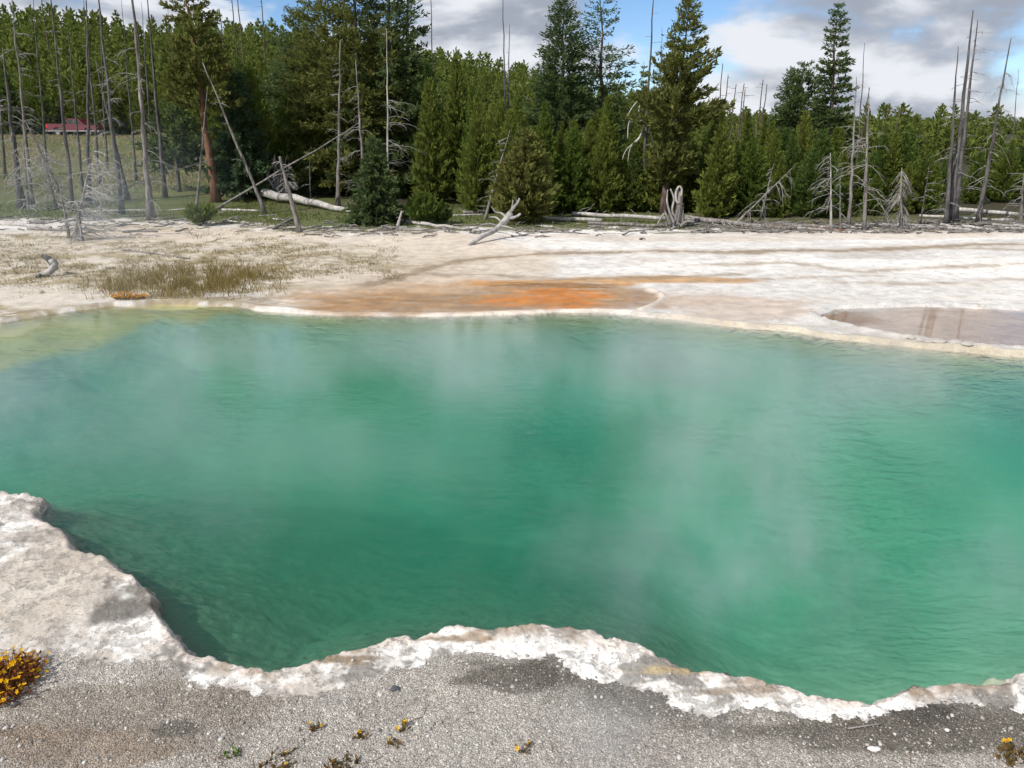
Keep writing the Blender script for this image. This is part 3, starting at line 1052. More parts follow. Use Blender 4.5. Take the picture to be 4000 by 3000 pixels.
def name_young():
    """say for every young pine by which landmark, in which row and in which order it stands"""
    marks = [(540, 'the white leaning pole'), (680, 'the leaning stub trunk'), (800, 'the small dark spruce'), (930, 'the little pine bush'), (1090, 'the bleached fallen branch'),
             (1240, 'the spiky log pile'), (1366, 'the short broad spruce'), (1465, 'the gnarled stump'), (1620, 'the thin leaning dead tree'), (1730, 'the reddish-brown log'),
             (1850, 'the thin grey snags'), (1947, 'the cone-shaped dead tree'), (2070, 'the tall dead trio'), (2180, 'the right-edge dead tree')]
    slope = [(60, 'the pickup tailgate'), (200, 'the pickup cab'), (330, 'the thickest left snag'), (440, 'the reddish pine trunk'), (560, 'the dark sweeping fir'), (720, 'the tall firs'), (900, 'the clump edge'),
             (1000, 'the little pine bush'), (1110, 'the twin dark poles'), (1217, 'the dense spruce'), (1330, 'the ragged spruce'), (1410, 'the leaning dead pine')]
    sets = {}
    for o, u, rr in YOUNG:
        if rr < 48:
            mk = min(marks, key=lambda m: abs(m[0] - u))[1]
            row = 'front-row' if rr < 31 else ('middle-row' if rr < 34.5 else 'back-row')
        else:
            mk = min(slope, key=lambda m: abs(m[0] - u))[1]
            row = 'lower-slope' if rr < 58 else ('mid-slope' if rr < 74 else 'upper-slope')
        sets.setdefault((row, mk), []).append((u, o))
    for (row, mk), L in sets.items():
        L.sort(key=lambda q: q[0])
        for i, (u, o) in enumerate(L):
            where = 'behind' if 'slope' not in row else 'above'
            o['label'] = '%s young pine %s %s%s' % (row, where, mk, '' if len(L) == 1 else ', %s from the left' % ORD[i])


name_young()


def forest_mass():
    """the wood farther up the hill, which reads as one mass"""
    protos = [conifer(4.0, r_, start=.04, whorls=12, nb=5, prof=lambda t: (1 - t) ** .75, rise=.3, curve=.2, per=2, k=2, ln=.56, wd=.14, spread=.9, tip_up=.35, seed=300 + i_)
              for i_, r_ in enumerate((.8, .7, .95, .6))]
    Vs, Fs, n = [], [], 0
    g = np.random.default_rng(5)
    rr = 84.0
    while rr < 175:
        sp = 2.7 + .012 * (rr - 80)
        half = R(37)
        a = -half
        while a < half:
            a += sp * g.uniform(.6, 1.4) / rr
            ra = rr + g.uniform(-1.6, 1.6)
            x, y = ra * math.sin(a), ra * math.cos(a)
            if a > R(14) and rr > 100:
                continue
            H = g.uniform(3.4, 6.4) * (1.0 if a < R(3) else .8)
            V, F = protos[g.integers(4)]
            th = g.uniform(0, 6.28)
            w = H / 4 * g.uniform(.8, 1.15)
            c_, s_ = math.cos(th), math.sin(th)
            Q = np.stack([(V[:, 0] * c_ - V[:, 1] * s_) * w + x, (V[:, 0] * s_ + V[:, 1] * c_) * w + y, V[:, 2] * H / 4 + hz(x, y)], 1)
            Vs.append(Q)
            Fs.append(F + n)
            n += len(V)
        rr += 3.3
    # the low ridge far off on the right
    for _ in range(330):
        a, ra = R(g.uniform(6, 36)), g.uniform(330, 480)
        x, y = ra * math.sin(a), ra * math.cos(a)
        H = g.uniform(3.0, 5.5)
        V, F = protos[2]
        Q = np.stack([V[:, 0] * 3.2 + x, V[:, 1] * 3.2 + y, V[:, 2] * H / 4 + hz(x, y) - .4], 1)
        Vs.append(Q)
        Fs.append(F + n)
        n += len(V)
    o = link('forest', mesh_np('forest', np.concatenate(Vs), np.concatenate(Fs), M['far']))
    tag(o, 'dense conifer forest covering the hillside up to the skyline', 'forest', kind='stuff')


forest_mass()


def big_tree(name, label, cat, ub, vb, ut, vt, wpx, mat_, trunk_mat, r0, dist=None, **kw):
    """a tall conifer: foot and tip given as photo points, width in photo pixels"""
    if dist is None:
        b = ground_pt(ub, vb)
    else:
        p = at_y(ub, 300, dist)
        b = np.array([p[0], dist, hz(p[0], dist)])
    t = at_y(ut, vt, b[1])
    H = t[2] - b[2]
    rad = wpx / 2 / FPX * math.hypot(b[1], b[2] - CAM_H)
    o = thing(name, b, label, cat)
    bend = (t[0] - b[0]) / H
    kw.setdefault('seed', int(ub))
    V, F = conifer(H, rad, **kw)
    V = V.copy()
    V[:, 0] += bend * H * np.clip(V[:, 2] / H, 0, 1) ** 1.0
    tb = MB()
    n = 12
    tt = np.linspace(0, 1, n)
    g = np.random.default_rng(kw['seed'])
    tb.tube(np.stack([bend * H * tt + .004 * H * g.normal(size=n), .004 * H * g.normal(size=n), -.1 + H * .97 * tt], 1), r0 * (1 - .94 * tt) * (1 + .4 * np.exp(-tt * 30)), 9, jag=.06)
    link('trunk', tb.mesh('trunk', trunk_mat), o)
    link('crown', mesh_np('crown', V, F, mat_), o)
    return o


SPR = dict(start=.05, rise=lambda t: -.32 + .55 * t, curve=.14, k=7, ln=.22, wd=.036, spread=.75, tip_up=.12)
big_tree('spruce_tree', 'tall dense spruce with upswept tip left of the ragged spruce', 'spruce tree', 1217, 470, 1217, -26, 175, M['spruce'], M['bark'], .16, dist=34.6,
         whorls=48, nb=9, per=16, prof=lambda t: min(1, (1 - t) ** .85 * 1.15), gaps=.15, **SPR)
big_tree('spruce_tree', 'ragged old spruce with gappy drooping boughs against blue sky', 'spruce tree', 1300, 470, 1300, -34, 190, M['spruce'], M['bark'], .17, dist=35.6,
         whorls=34, nb=8, per=13, prof=lambda t: min(1, (1 - t) ** .7 * 1.1), gaps=.3, **{**SPR, 'rise': lambda t: -.5 + .5 * t, 'curve': .22})
big_tree('old_pine_tree', 'tall bushy pine with bare lower trunk beside the gnarled stump', 'pine tree', 1442, 492, 1492, -6, 165, M['oldpine'], M['bark'], .15, dist=29.2,
         start=.16, whorls=34, nb=7, per=14, k=10, ln=.23, wd=.038, spread=1.0, tip_up=.45, rise=.12, curve=.2, gaps=.24,
         prof=lambda t: (.42 if t < .28 else .5 + .5 * math.sin(min(1, t * 1.35 + .1) * math.pi)) * (.85 + .3 * math.sin(t * 23)) if t < .64 else max(.12, .5 - (t - .64) * 1.15))
big_tree('spruce_tree', 'tall narrow spruce rising alone above the right-hand thicket', 'spruce tree', 1800, 480, 1812, 6, 92, M['spruce'], M['bark'], .16, dist=36.5,
         whorls=40, nb=7, per=11, prof=lambda t: min(1, (1 - t) ** .7 * 1.15), gaps=.22, **SPR)
big_tree('spruce_tree', 'dark spruce, slimmer of the pair beside the tall narrow spruce', 'spruce tree', 1706, 480, 1708, 146, 105, M['spruce'], M['bark'], .12, dist=39,
         whorls=30, nb=8, per=9, prof=lambda t: (1 - t) ** .8, gaps=.15, **SPR)
big_tree('old_pine_tree', 'dark fuller pine, right of the pair beside the tall narrow spruce', 'pine tree', 1738, 480, 1737, 136, 120, M['spruce'], M['bark'], .12, dist=38.2,
         start=.2, whorls=24, nb=8, per=11, k=8, ln=.23, wd=.04, spread=1.0, tip_up=.35, rise=.1, curve=.2, gaps=.2, prof=lambda t: min(1, (1 - t) ** .5 * 1.05))
# the clump of old firs left of the middle
FIR = dict(start=.08, rise=lambda t: -.22 + .45 * t, curve=.16, k=8, ln=.25, wd=.040, spread=.95, tip_up=.2)
for ub, d_, vt, w_, lab in ((640, 38.5, 20, 175, 'old dark fir at the left edge of the tall central clump'),
                            (700, 37, -90, 200, 'tall olive fir behind the leaning grey pole'),
                            (765, 36, -150, 200, 'tallest fir of the central clump, behind the pale branchy snag'),
                            (835, 36.5, -170, 205, 'shadowy fir behind the thin white snag with drooping boughs'),
                            (878, 37.5, -120, 110, 'thin-crowned fir with dark bare trunk at right edge of the clump')):
    big_tree('fir_tree', lab, 'fir tree', ub, 455, ub, vt, w_, M['oldpine'] if ub in (700, 765) else M['spruce'], M['darkdead'], .2, dist=d_, whorls=38, nb=8 if ub < 870 else 4, per=15,
             prof=lambda t: min(1, (1 - t) ** .55 * 1.05), gaps=.22 if ub < 870 else .45, **FIR)
big_tree('old_pine_tree', 'brownish thin pine with leaning reddish trunk beside the left snags', 'pine tree', 452, 452, 396, -60, 120, M['oldpine'], M['redbark'], .19, dist=33,
         start=.42, whorls=20, nb=7, per=11, k=9, ln=.24, wd=.042, spread=1.0, tip_up=.35, rise=.05, curve=.2, gaps=.3, prof=lambda t: min(1, (1 - t) ** .45 * 1.05))
big_tree('old_pine_tree', 'low greyish pine with bare lower stems right of the thick snag', 'pine tree', 372, 432, 372, 205, 125, M['spruce'], M['darkdead'], .09, dist=36,
         start=.24, whorls=16, nb=7, per=10, k=8, ln=.23, wd=.04, spread=1.0, tip_up=.25, rise=-.05, curve=.2, gaps=.2, prof=lambda t: min(1, (1 - t) ** .6 * 1.1))
big_tree('fir_tree', 'dark fir with boughs sweeping the grass left of the big log', 'fir tree', 508, 440, 508, 150, 120, M['spruce'], M['bark'], .14, dist=34,
         whorls=26, nb=8, per=9, prof=lambda t: (1 - t) ** .7, gaps=.1, **FIR)
big_tree('spruce_tree', 'small dark green spruce with skirted boughs at the edge of the grass', 'spruce tree', 815, 484, 808, 297, 100, M['spruce'], M['bark'], .07,
         whorls=22, nb=8, per=9, prof=lambda t: (1 - t) ** .8, gaps=.05, **{**SPR, 'ln': .22, 'wd': .04})
big_tree('pine_shrub', 'little yellow-green pine bush at the edge of the grass', 'shrub', 914, 484, 913, 418, 62, M['pine'], M['bark'], .03,
         start=.02, whorls=13, nb=7, per=6, k=6, ln=.17, wd=.032, rise=.5, curve=.2, tip_up=.5, prof=lambda t: (1 - t) ** .7)
big_tree('pine_shrub', 'tiny pine seedling right of the little pine bush', 'shrub', 950, 484, 957, 440, 34, M['pine'], M['bark'], .02,
         start=.02, whorls=9, nb=6, per=5, k=5, ln=.15, wd=.03, rise=.5, curve=.2, tip_up=.5, prof=lambda t: (1 - t) ** .7)
big_tree('pine_shrub', 'low olive bush on the grass under the left snags', 'shrub', 432, 487, 430, 450, 58, M['pine'], M['bark'], .03,
         start=.02, whorls=10, nb=8, per=6, k=6, ln=.15, wd=.03, rise=.6, curve=.1, tip_up=.4, prof=lambda t: (1 - t) ** .4)
big_tree('old_pine_tree', 'brownish shadowy pine behind the bleached fallen branch', 'pine tree', 1128, 482, 1138, 283, 110, M['oldpine'], M['bark'], .09,
         start=.04, whorls=22, nb=8, per=8, k=7, ln=.25, wd=.045, rise=.1, curve=.2, tip_up=.3, gaps=.08, prof=lambda t: min(1, (1 - t) ** .6 * 1.1))
big_tree('spruce_tree', 'short broad green spruce in front of the thicket, behind the log pile', 'spruce tree', 1366, 470, 1366, 356, 112, M['pine'], M['bark'], .05, dist=30.4,
         whorls=18, nb=9, per=9, prof=lambda t: (1 - t) ** .75, gaps=.05, **{**SPR, 'ln': .2, 'wd': .04})
for u_, v0_, v1_, lab in ((1391, 250, 138, 'slim distant spruce spire just left of the tall leaning snag'), (1418, 250, 152, 'slim distant spruce spire right of the tall leaning snag')):
    big_tree('spruce_tree', lab, 'spruce tree', u_, v0_, u_, v1_, 34, M['spruce'], M['bark'], .08, dist=58, whorls=22, nb=6, per=6, prof=lambda t: (1 - t) ** .8, **{**SPR, 'ln': .3})


# ------------------------------------------------------------------ dead trees
def branch_path(p0, a, L, slope, droop, n=6, wob=.05):
    s = np.linspace(0, 1, n)
    d = np.array([math.cos(a), math.sin(a), slope])
    d /= np.linalg.norm(d)
    P = p0[None] + d[None] * (s * L)[:, None]
    P[:, 2] += -droop * L * s ** 2
    P[1:] += nr.normal(size=(n - 1, 3)) * wob * L * .35
    return P


def dead_tree(label, ub, vb, ut, vt, w, nb=12, bl=.8, zone=(.15, .8), droop=.35, slope=.1, side=0.0, twigs=3, m='dead', bm='twig', dist=None, group=None,
              kink=.0035, name='dead_tree', foot=True, taper=.85, br=.0095):
    b = ground_pt(ub, vb) if dist is None else None
    if b is None:
        p = at_y(ub, vb, dist)
        b = np.array([p[0], dist, hz(p[0], dist)])
    t = at_y(ut, vt, b[1] + nr.uniform(-.2, .2))
    H = np.linalg.norm(t - b)
    D = math.hypot(b[1], CAM_H)
    r0 = max(w / FPX * D / 2, .012)
    o = thing(name, b, label, 'dead tree', group)
    n = 14
    tt = np.linspace(0, 1, n)
    path = (t - b)[None] * tt[:, None]
    path[1:-1] += nr.normal(size=(n - 2, 3)) * kink * H * .5 * np.array([1, 1, .1])
    path[0, 2] -= .08
    rad = r0 * (1 - taper * tt) * (1 + (.5 * np.exp(-tt * 22) if foot else 0))
    tb = MB()
    tb.tube(path, rad, 9, jag=.12)
    link('trunk', tb.mesh('trunk', M[m]), o)
    tw = MB()
    for q in range(nb):
        f = zone[0] + (zone[1] - zone[0]) * min(max((q + nr.normal() * 1.6) / nb, 0), 1)
        p0 = np.array([np.interp(f, tt, path[:, c]) for c in range(3)])
        if side and nr.uniform() < .75:
            a = (0 if side > 0 else math.pi) + nr.normal() * .6
        else:
            a = nr.uniform(0, 6.28)
        L = bl * (nr.uniform(.5, 1.3) if nr.uniform() < .65 else nr.uniform(.12, .4)) * (1.1 - .55 * f)
        P = branch_path(p0, a, L, slope + nr.normal() * .2, droop * nr.uniform(.5, 1.4))
        bb = MB()
        ra = br * nr.uniform(.8, 1.3)
        bb.tube(P, np.linspace(ra, ra * .35, len(P)), 4)
        link('branch', bb.mesh('branch', M[bm]), o)
        for _ in range(twigs):
            i_ = nr.integers(1, len(P) - 1)
            Q = branch_path(P[i_], a + nr.normal() * .9, L * nr.uniform(.2, .45), nr.normal() * .3 - .15, droop, 4, .1)
            tw.tube(Q, np.linspace(ra * .55, ra * .25, 4), 3, cap=False)
    if tw.v:
        tag(link('twigs', tw.mesh('twigs', M[bm]), o), kind='stuff')
    return o


def place_dead():
    d = dead_tree
    # left group, in the steam by the road
    d('thick grey snag nearest the left picture edge, bushy with dead twigs', 46, 450, 6, 105, 15, 34, 1.0, (.08, .75), .4, m='darkdead', twigs=7)
    d('tall grey snag with long drooping limbs in front of the pickup tailgate', 70, 443, 24, -20, 9, 30, 1.1, (.1, .85), .4, side=1, twigs=6)
    d('tall dark snag crossing the bed of the red pickup', 158, 458, 106, -40, 9, 22, .6, (.1, .85), .3, m='darkdead', twigs=4)
    d('very dark straight snag crossing the cab of the red pickup', 190, 432, 187, -40, 9, 10, .45, (.3, .8), .3, m='darkdead', dist=31.5)
    d('slender grey snag between the two that cross the pickup', 180, 420, 146, 60, 6, 10, .45, (.2, .8), .3, m='darkdead', dist=34)
    d('tall snag with a tangled broken limb just right of the pickup', 264, 463, 208, -40, 11, 30, .9, (.08, .7), .5, m='darkdead', twigs=6)
    d('dark leaning snag close behind the tangled one right of the pickup', 278, 442, 206, 130, 10, 8, .5, (.2, .8), .3, m='darkdead', dist=33)
    d('thickest tall grey snag of the left group, on a pale foot', 326, 475, 283, -40, 14, 26, 1.1, (.08, .75), .45, m='dead', twigs=5)
    d('tall dark snag just behind and right of the thickest left snag', 357, 430, 315, -40, 9, 10, .6, (.25, .8), .3, m='darkdead', dist=34)
    d('slim snag leaning right in front of the reddish pine trunk', 424, 451, 449, 185, 6, 6, .4, (.3, .9), .3, m='dead')
    d('bare white pole leaning left over the big fallen log', 574, 462, 438, 135, 8, 9, .5, (.3, .95), .25, m='dead', taper=.8)
    d('broken snag leaning left with a curtain of dead twigs', 146, 448, 58, 268, 8, 36, .85, (.05, .95), .9, slope=-.35, m='dead', twigs=8, bm='pale')
    d('bushy little dead tree standing on the pale sand at left', 160, 517, 206, 300, 9, 40, .85, (.05, .9), .35, side=1, m='dead', twigs=8, bm='pale', br=.012)
    d('low tangle of dead twigs around the sand-bound dead tree', 175, 520, 168, 430, 10, 46, .85, (.05, .95), .25, m='dead', twigs=10, br=.011, bm='pale')
    d('crooked dead sapling just left of the sand-bound dead tree', 150, 514, 128, 395, 7, 16, .6, (.1, .95), .25, m='dead', twigs=3)
    for q, (u0, u1, w_, dd_) in enumerate(((20, -20, 6, 38), (112, 70, 5, 40), (222, 180, 6, 37), (240, 214, 5, 42), (300, 262, 5, 39), (340, 305, 5, 44), (390, 362, 4.5, 41))):
        d('%s thin dark snag from the left, standing back among the left group' % ORD[q], u0, 430, u1, -30 + q * 7, w_, 8, .5, (.2, .85), .3, m='darkdead', dist=dd_, group='thin dark snags at the back of the left group')
    d('dead bush with a fan of pale twigs behind the broken leaning snag', 122, 452, 92, 322, 6, 50, 1.0, (.05, .95), .5, m='dead', twigs=8, bm='pale')
    d('dead bush with pale twigs right of the sand-bound dead tree', 216, 474, 226, 345, 5, 40, .9, (.05, .95), .4, m='dead', twigs=8, bm='pale')
    d('dead sapling with pale twigs by the thick snag at the left edge', 62, 456, 50, 300, 6, 44, .9, (.05, .95), .5, m='dead', twigs=8, bm='pale')
    # middle
    d('pale grey snag with short dense branches in front of the firs', 730, 448, 735, 88, 9, 30, .6, (.2, .95), .2, m='dead', dist=32)
    d('twisted dead tree with drooping limbs behind the small dark spruce', 792, 460, 768, 130, 9, 34, .95, (.08, .85), .55, side=-1, m='dead', dist=31)
    d('thin white snag with long curved boughs drooping to the right', 838, 440, 835, 63, 6, 26, 1.35, (.12, .66), .45, slope=.25, side=1, m='pale', bm='twig', dist=30.5, twigs=2)
    d('dead stub trunk leaning left on the grass edge with broken top', 648, 502, 604, 338, 12, 26, .45, (.45, .95), .5, m='dead', taper=.6, twigs=3)
    d('thin grey sapling pole standing behind the big log', 672, 455, 668, 320, 3.5, 6, .3, (.3, .9), .2, m='darkdead', dist=31.5)
    d('short forked dead stump at the left end of the long shore log', 858, 492, 868, 456, 7, 4, .35, (.2, .7), .2, m='pale', taper=.5, twigs=1)
    d('leaning dead trunk with branches on its left at the dark pine', 1047, 474, 1102, 280, 7, 18, .7, (.1, .95), .3, side=-1, m='dead')
    d('tall dark bare pole on the slope, left of a slightly shorter one', 1094, 300, 1086, -30, 6, 6, .4, (.3, .9), .2, m='darkdead', dist=42)
    d('dark bare pole close to the right of a taller one on the slope', 1092, 300, 1101, 53, 6, 8, .5, (.4, .95), .3, m='darkdead', dist=41.5)
    d('grey snag leaning right with stubby limbs left of the dense spruce', 1118, 290, 1182, 84, 5, 12, .7, (.05, .8), .1, side=-1, m='dead', dist=36)
    d('tall leaning dead pine with pale limbs hanging on its left', 1387, 420, 1414, -40, 9, 12, .6, (.3, .95), .1, m='darkdead', dist=30.3, side=1)
    d('thin dark pole right of the tall leaning dead pine', 1426, 250, 1430, 57, 4, 4, .3, (.3, .9), .2, m='darkdead', dist=50)
    # right
    d('leaning thin dead tree with hanging twigs over the driftwood', 1588, 485, 1720, 355, 6, 20, .75, (.15, .9), 1.1, slope=-.5, m='dead')
    d('grey dead sapling leaning beside the thin leaning dead tree', 1640, 482, 1672, 352, 5, 14, .5, (.2, .95), .5, m='dead')
    d('short white snag with limbs drooping left, first right of the thicket', 1796, 497, 1794, 330, 6, 24, .8, (.3, .95), .55, side=-1, m='pale')
    d('short grey snag with bare tan foot second from the thicket', 1815, 494, 1815, 385, 6, 16, .4, (.3, .95), .4, m='dead')
    d('tall thin grey snag with tan foot, its tip against blue sky', 1834, 492, 1850, 166, 8, 20, .8, (.2, .8), .5, m='dead')
    d('tall pole snag with a lean to the right behind the thin grey snag', 1846, 440, 1868, 92, 5, 5, .4, (.3, .9), .3, m='darkdead', dist=33)
    d('grey snag with spreading limbs and a pale stripped foot', 1867, 498, 1877, 187, 9, 28, 1.0, (.15, .75), .35, m='dead')
    d('cone-shaped dead tree thick with hanging grey twigs', 1946, 494, 1948, 362, 8, 70, .55, (.05, .97), 1.0, slope=-.3, m='dead', twigs=4)
    d('thin bare stick leaning left by the cone-shaped dead tree', 1922, 487, 1901, 433, 3, 0, .2, m='pale', twigs=0)
    d('slim dead sapling right of the cone-shaped dead tree', 1988, 486, 2008, 352, 4, 10, .4, (.3, .95), .3, m='darkdead')
    d('left pole of the tall dead trio, slightly thinner', 2043, 491, 2070, 100, 10, 10, .5, (.1, .75), .4, m='darkdead')  # trio and next snag: unlit look against the sky put into darker wood
    d('middle and tallest pole of the tall dead trio', 2051, 488, 2102, 22, 14, 22, .75, (.1, .9), .35, m='darkdead')
    d('right pole of the tall dead trio with fine upper twigs', 2062, 478, 2112, 44, 11, 26, 1.0, (.3, .95), .15, side=1, m='darkdead')
    d('tall leaning snag right of the dead trio with pale drooping lower limbs', 2112, 484, 2184, 82, 10, 44, .95, (.08, .85), .55, slope=0, m='darkdead')
    d('thin far pole leaning at the right edge of the picture', 2176, 440, 2200, 150, 4, 6, .4, (.4, .9), .3, m='darkdead', dist=36)
    d('short dead tree at the right edge with limbs spread left', 2204, 482, 2212, 372, 8, 20, .7, (.1, .95), .4, side=-1, m='dead')


place_dead()


def sky_poles():
    """thin bare trunks sticking out above the young wood, far off"""
    lab = {'l': ('thin dark bare trunk against the sky above the left hillside forest', 'far bare trunks on the left skyline'),
           'r': ('thin bare trunk on the skyline above the right-hand thicket', 'far bare trunks on the right skyline')}
    L = [(98, 75, -20, 'l'), (293, 60, -30, 'l'), (412, 70, -20, 'l'), (423, 80, -10, 'l'), (480, 60, 18, 'l'), (505, 55, -20, 'l'), (518, 60, -20, 'l'),
         (568, 110, -25, 'l'), (932, 110, -20, 'l'),
         (1552, 240, 137, 'r'), (1563, 240, 162, 'r'), (1580, 240, 182, 'r'), (1597, 245, 180, 'r'), (1599, 245, 192, 'r'), (1637, 250, 172, 'r'), (1645, 250, 182, 'r'),
         (1862, 285, 190, 'r'), (1902, 285, 235, 'r'), (1929, 290, 228, 'r')]
    seen = {'l': 0, 'r': 0}
    for u, vb, vt, k in sorted(L):
        seen[k] += 1
        y = 88.0 if k == 'l' else 60.0
        p = at_y(u, vb, y)
        b = np.array([p[0], y, hz(p[0], y)])
        lean = 3 * (u - 1106) / 1106 * 8 * (1 if k == 'r' else .5)
        t = at_y(u + lean, vt, y)
        tb = MB()
        n = 7
        tt = np.linspace(0, 1, n)
        path = (t - b)[None] * tt[:, None]
        path[1:-1, :2] += nr.normal(size=(n - 2, 2)) * .03
        tb.tube(path, (.10 if k == 'l' else .07) * (1 - .6 * tt), 5)
        for _ in range(5):
            f = nr.uniform(.5, .98)
            P = branch_path((t - b) * f, nr.uniform(0, 6.28), nr.uniform(.3, .8), .2, .2, 4)
            tb.tube(P, np.linspace(.02, .008, 4), 3, cap=False)
        o = link('dead_tree', tb.mesh('dead_tree', M['bark']))
        o.location = b
        tag(o, '%s %s' % (ORD[seen[k] - 1], lab[k][0] + ', from the left'), 'dead tree', lab[k][1])


sky_poles()


# ------------------------------------------------------------------ fallen logs
def log(label, a, b, w0, w1, m='pale', lift=(0, 0), spikes=0, sl=.4, up=.5, roots=0, rl=.5, group=None, name='fallen_log', stubs=True, side_only=None):
    pa, pb = ground_pt(*a), ground_pt(*b)
    Da, Db = math.hypot(*pa[:2]), math.hypot(*pb[:2])
    ra, rb = w0 / FPX * Da / 2, w1 / FPX * Db / 2
    pa = pa + np.array([0, 0, lift[0] + ra * .75])
    pb = pb + np.array([0, 0, lift[1] + rb * .75])
    base = np.array([pa[0], pa[1], pa[2] - ra])
    o = thing(name, base, label, 'log', group)
    n = 10
    tt = np.linspace(0, 1, n)
    L = np.linalg.norm(pb - pa)
    path = (pa - base)[None] + (pb - pa)[None] * tt[:, None]
    path[1:-1] += nr.normal(size=(n - 2, 3)) * .008 * L * np.array([1, 1, .5])
    tb = MB()
    tb.tube(path, np.maximum(ra + (rb - ra) * tt, .012), 9, jag=.1)
    link('trunk', tb.mesh('trunk', M[m]), o)
    for q in range(spikes):
        f = (q + nr.uniform(.1, .9)) / spikes
        p0 = np.array([np.interp(f, tt, path[:, c]) for c in range(3)])
        aa = nr.uniform(0, 6.28) if side_only is None else side_only + nr.normal() * .4
        P = branch_path(p0, aa, sl * nr.uniform(.4, 1.3), nr.normal() * .5 + up, .2, 5, .12)
        bb = MB()
        r_ = max(.010, ra * .18)
        bb.tube(P, np.linspace(r_, r_ * .4, 5), 4)
        link('branch', bb.mesh('branch', M['twig']), o)
    for q in range(roots):
        d = (pa - pb) / L
        p0 = pa - base
        rr_ = nr.normal(size=3)
        rr_ -= d * rr_.dot(d)
        rr_ /= np.linalg.norm(rr_)
        s = np.linspace(0, 1, 5)
        P = p0[None] + (d * .35 + rr_)[None] * (s * rl * nr.uniform(.5, 1.2))[:, None] + nr.normal(size=(5, 3)) * .03 * s[:, None]
        bb = MB()
        bb.tube(P, np.linspace(ra * .45, ra * .1, 5), 5)
        link('root', bb.mesh('root', M['twig']), o)
    return o


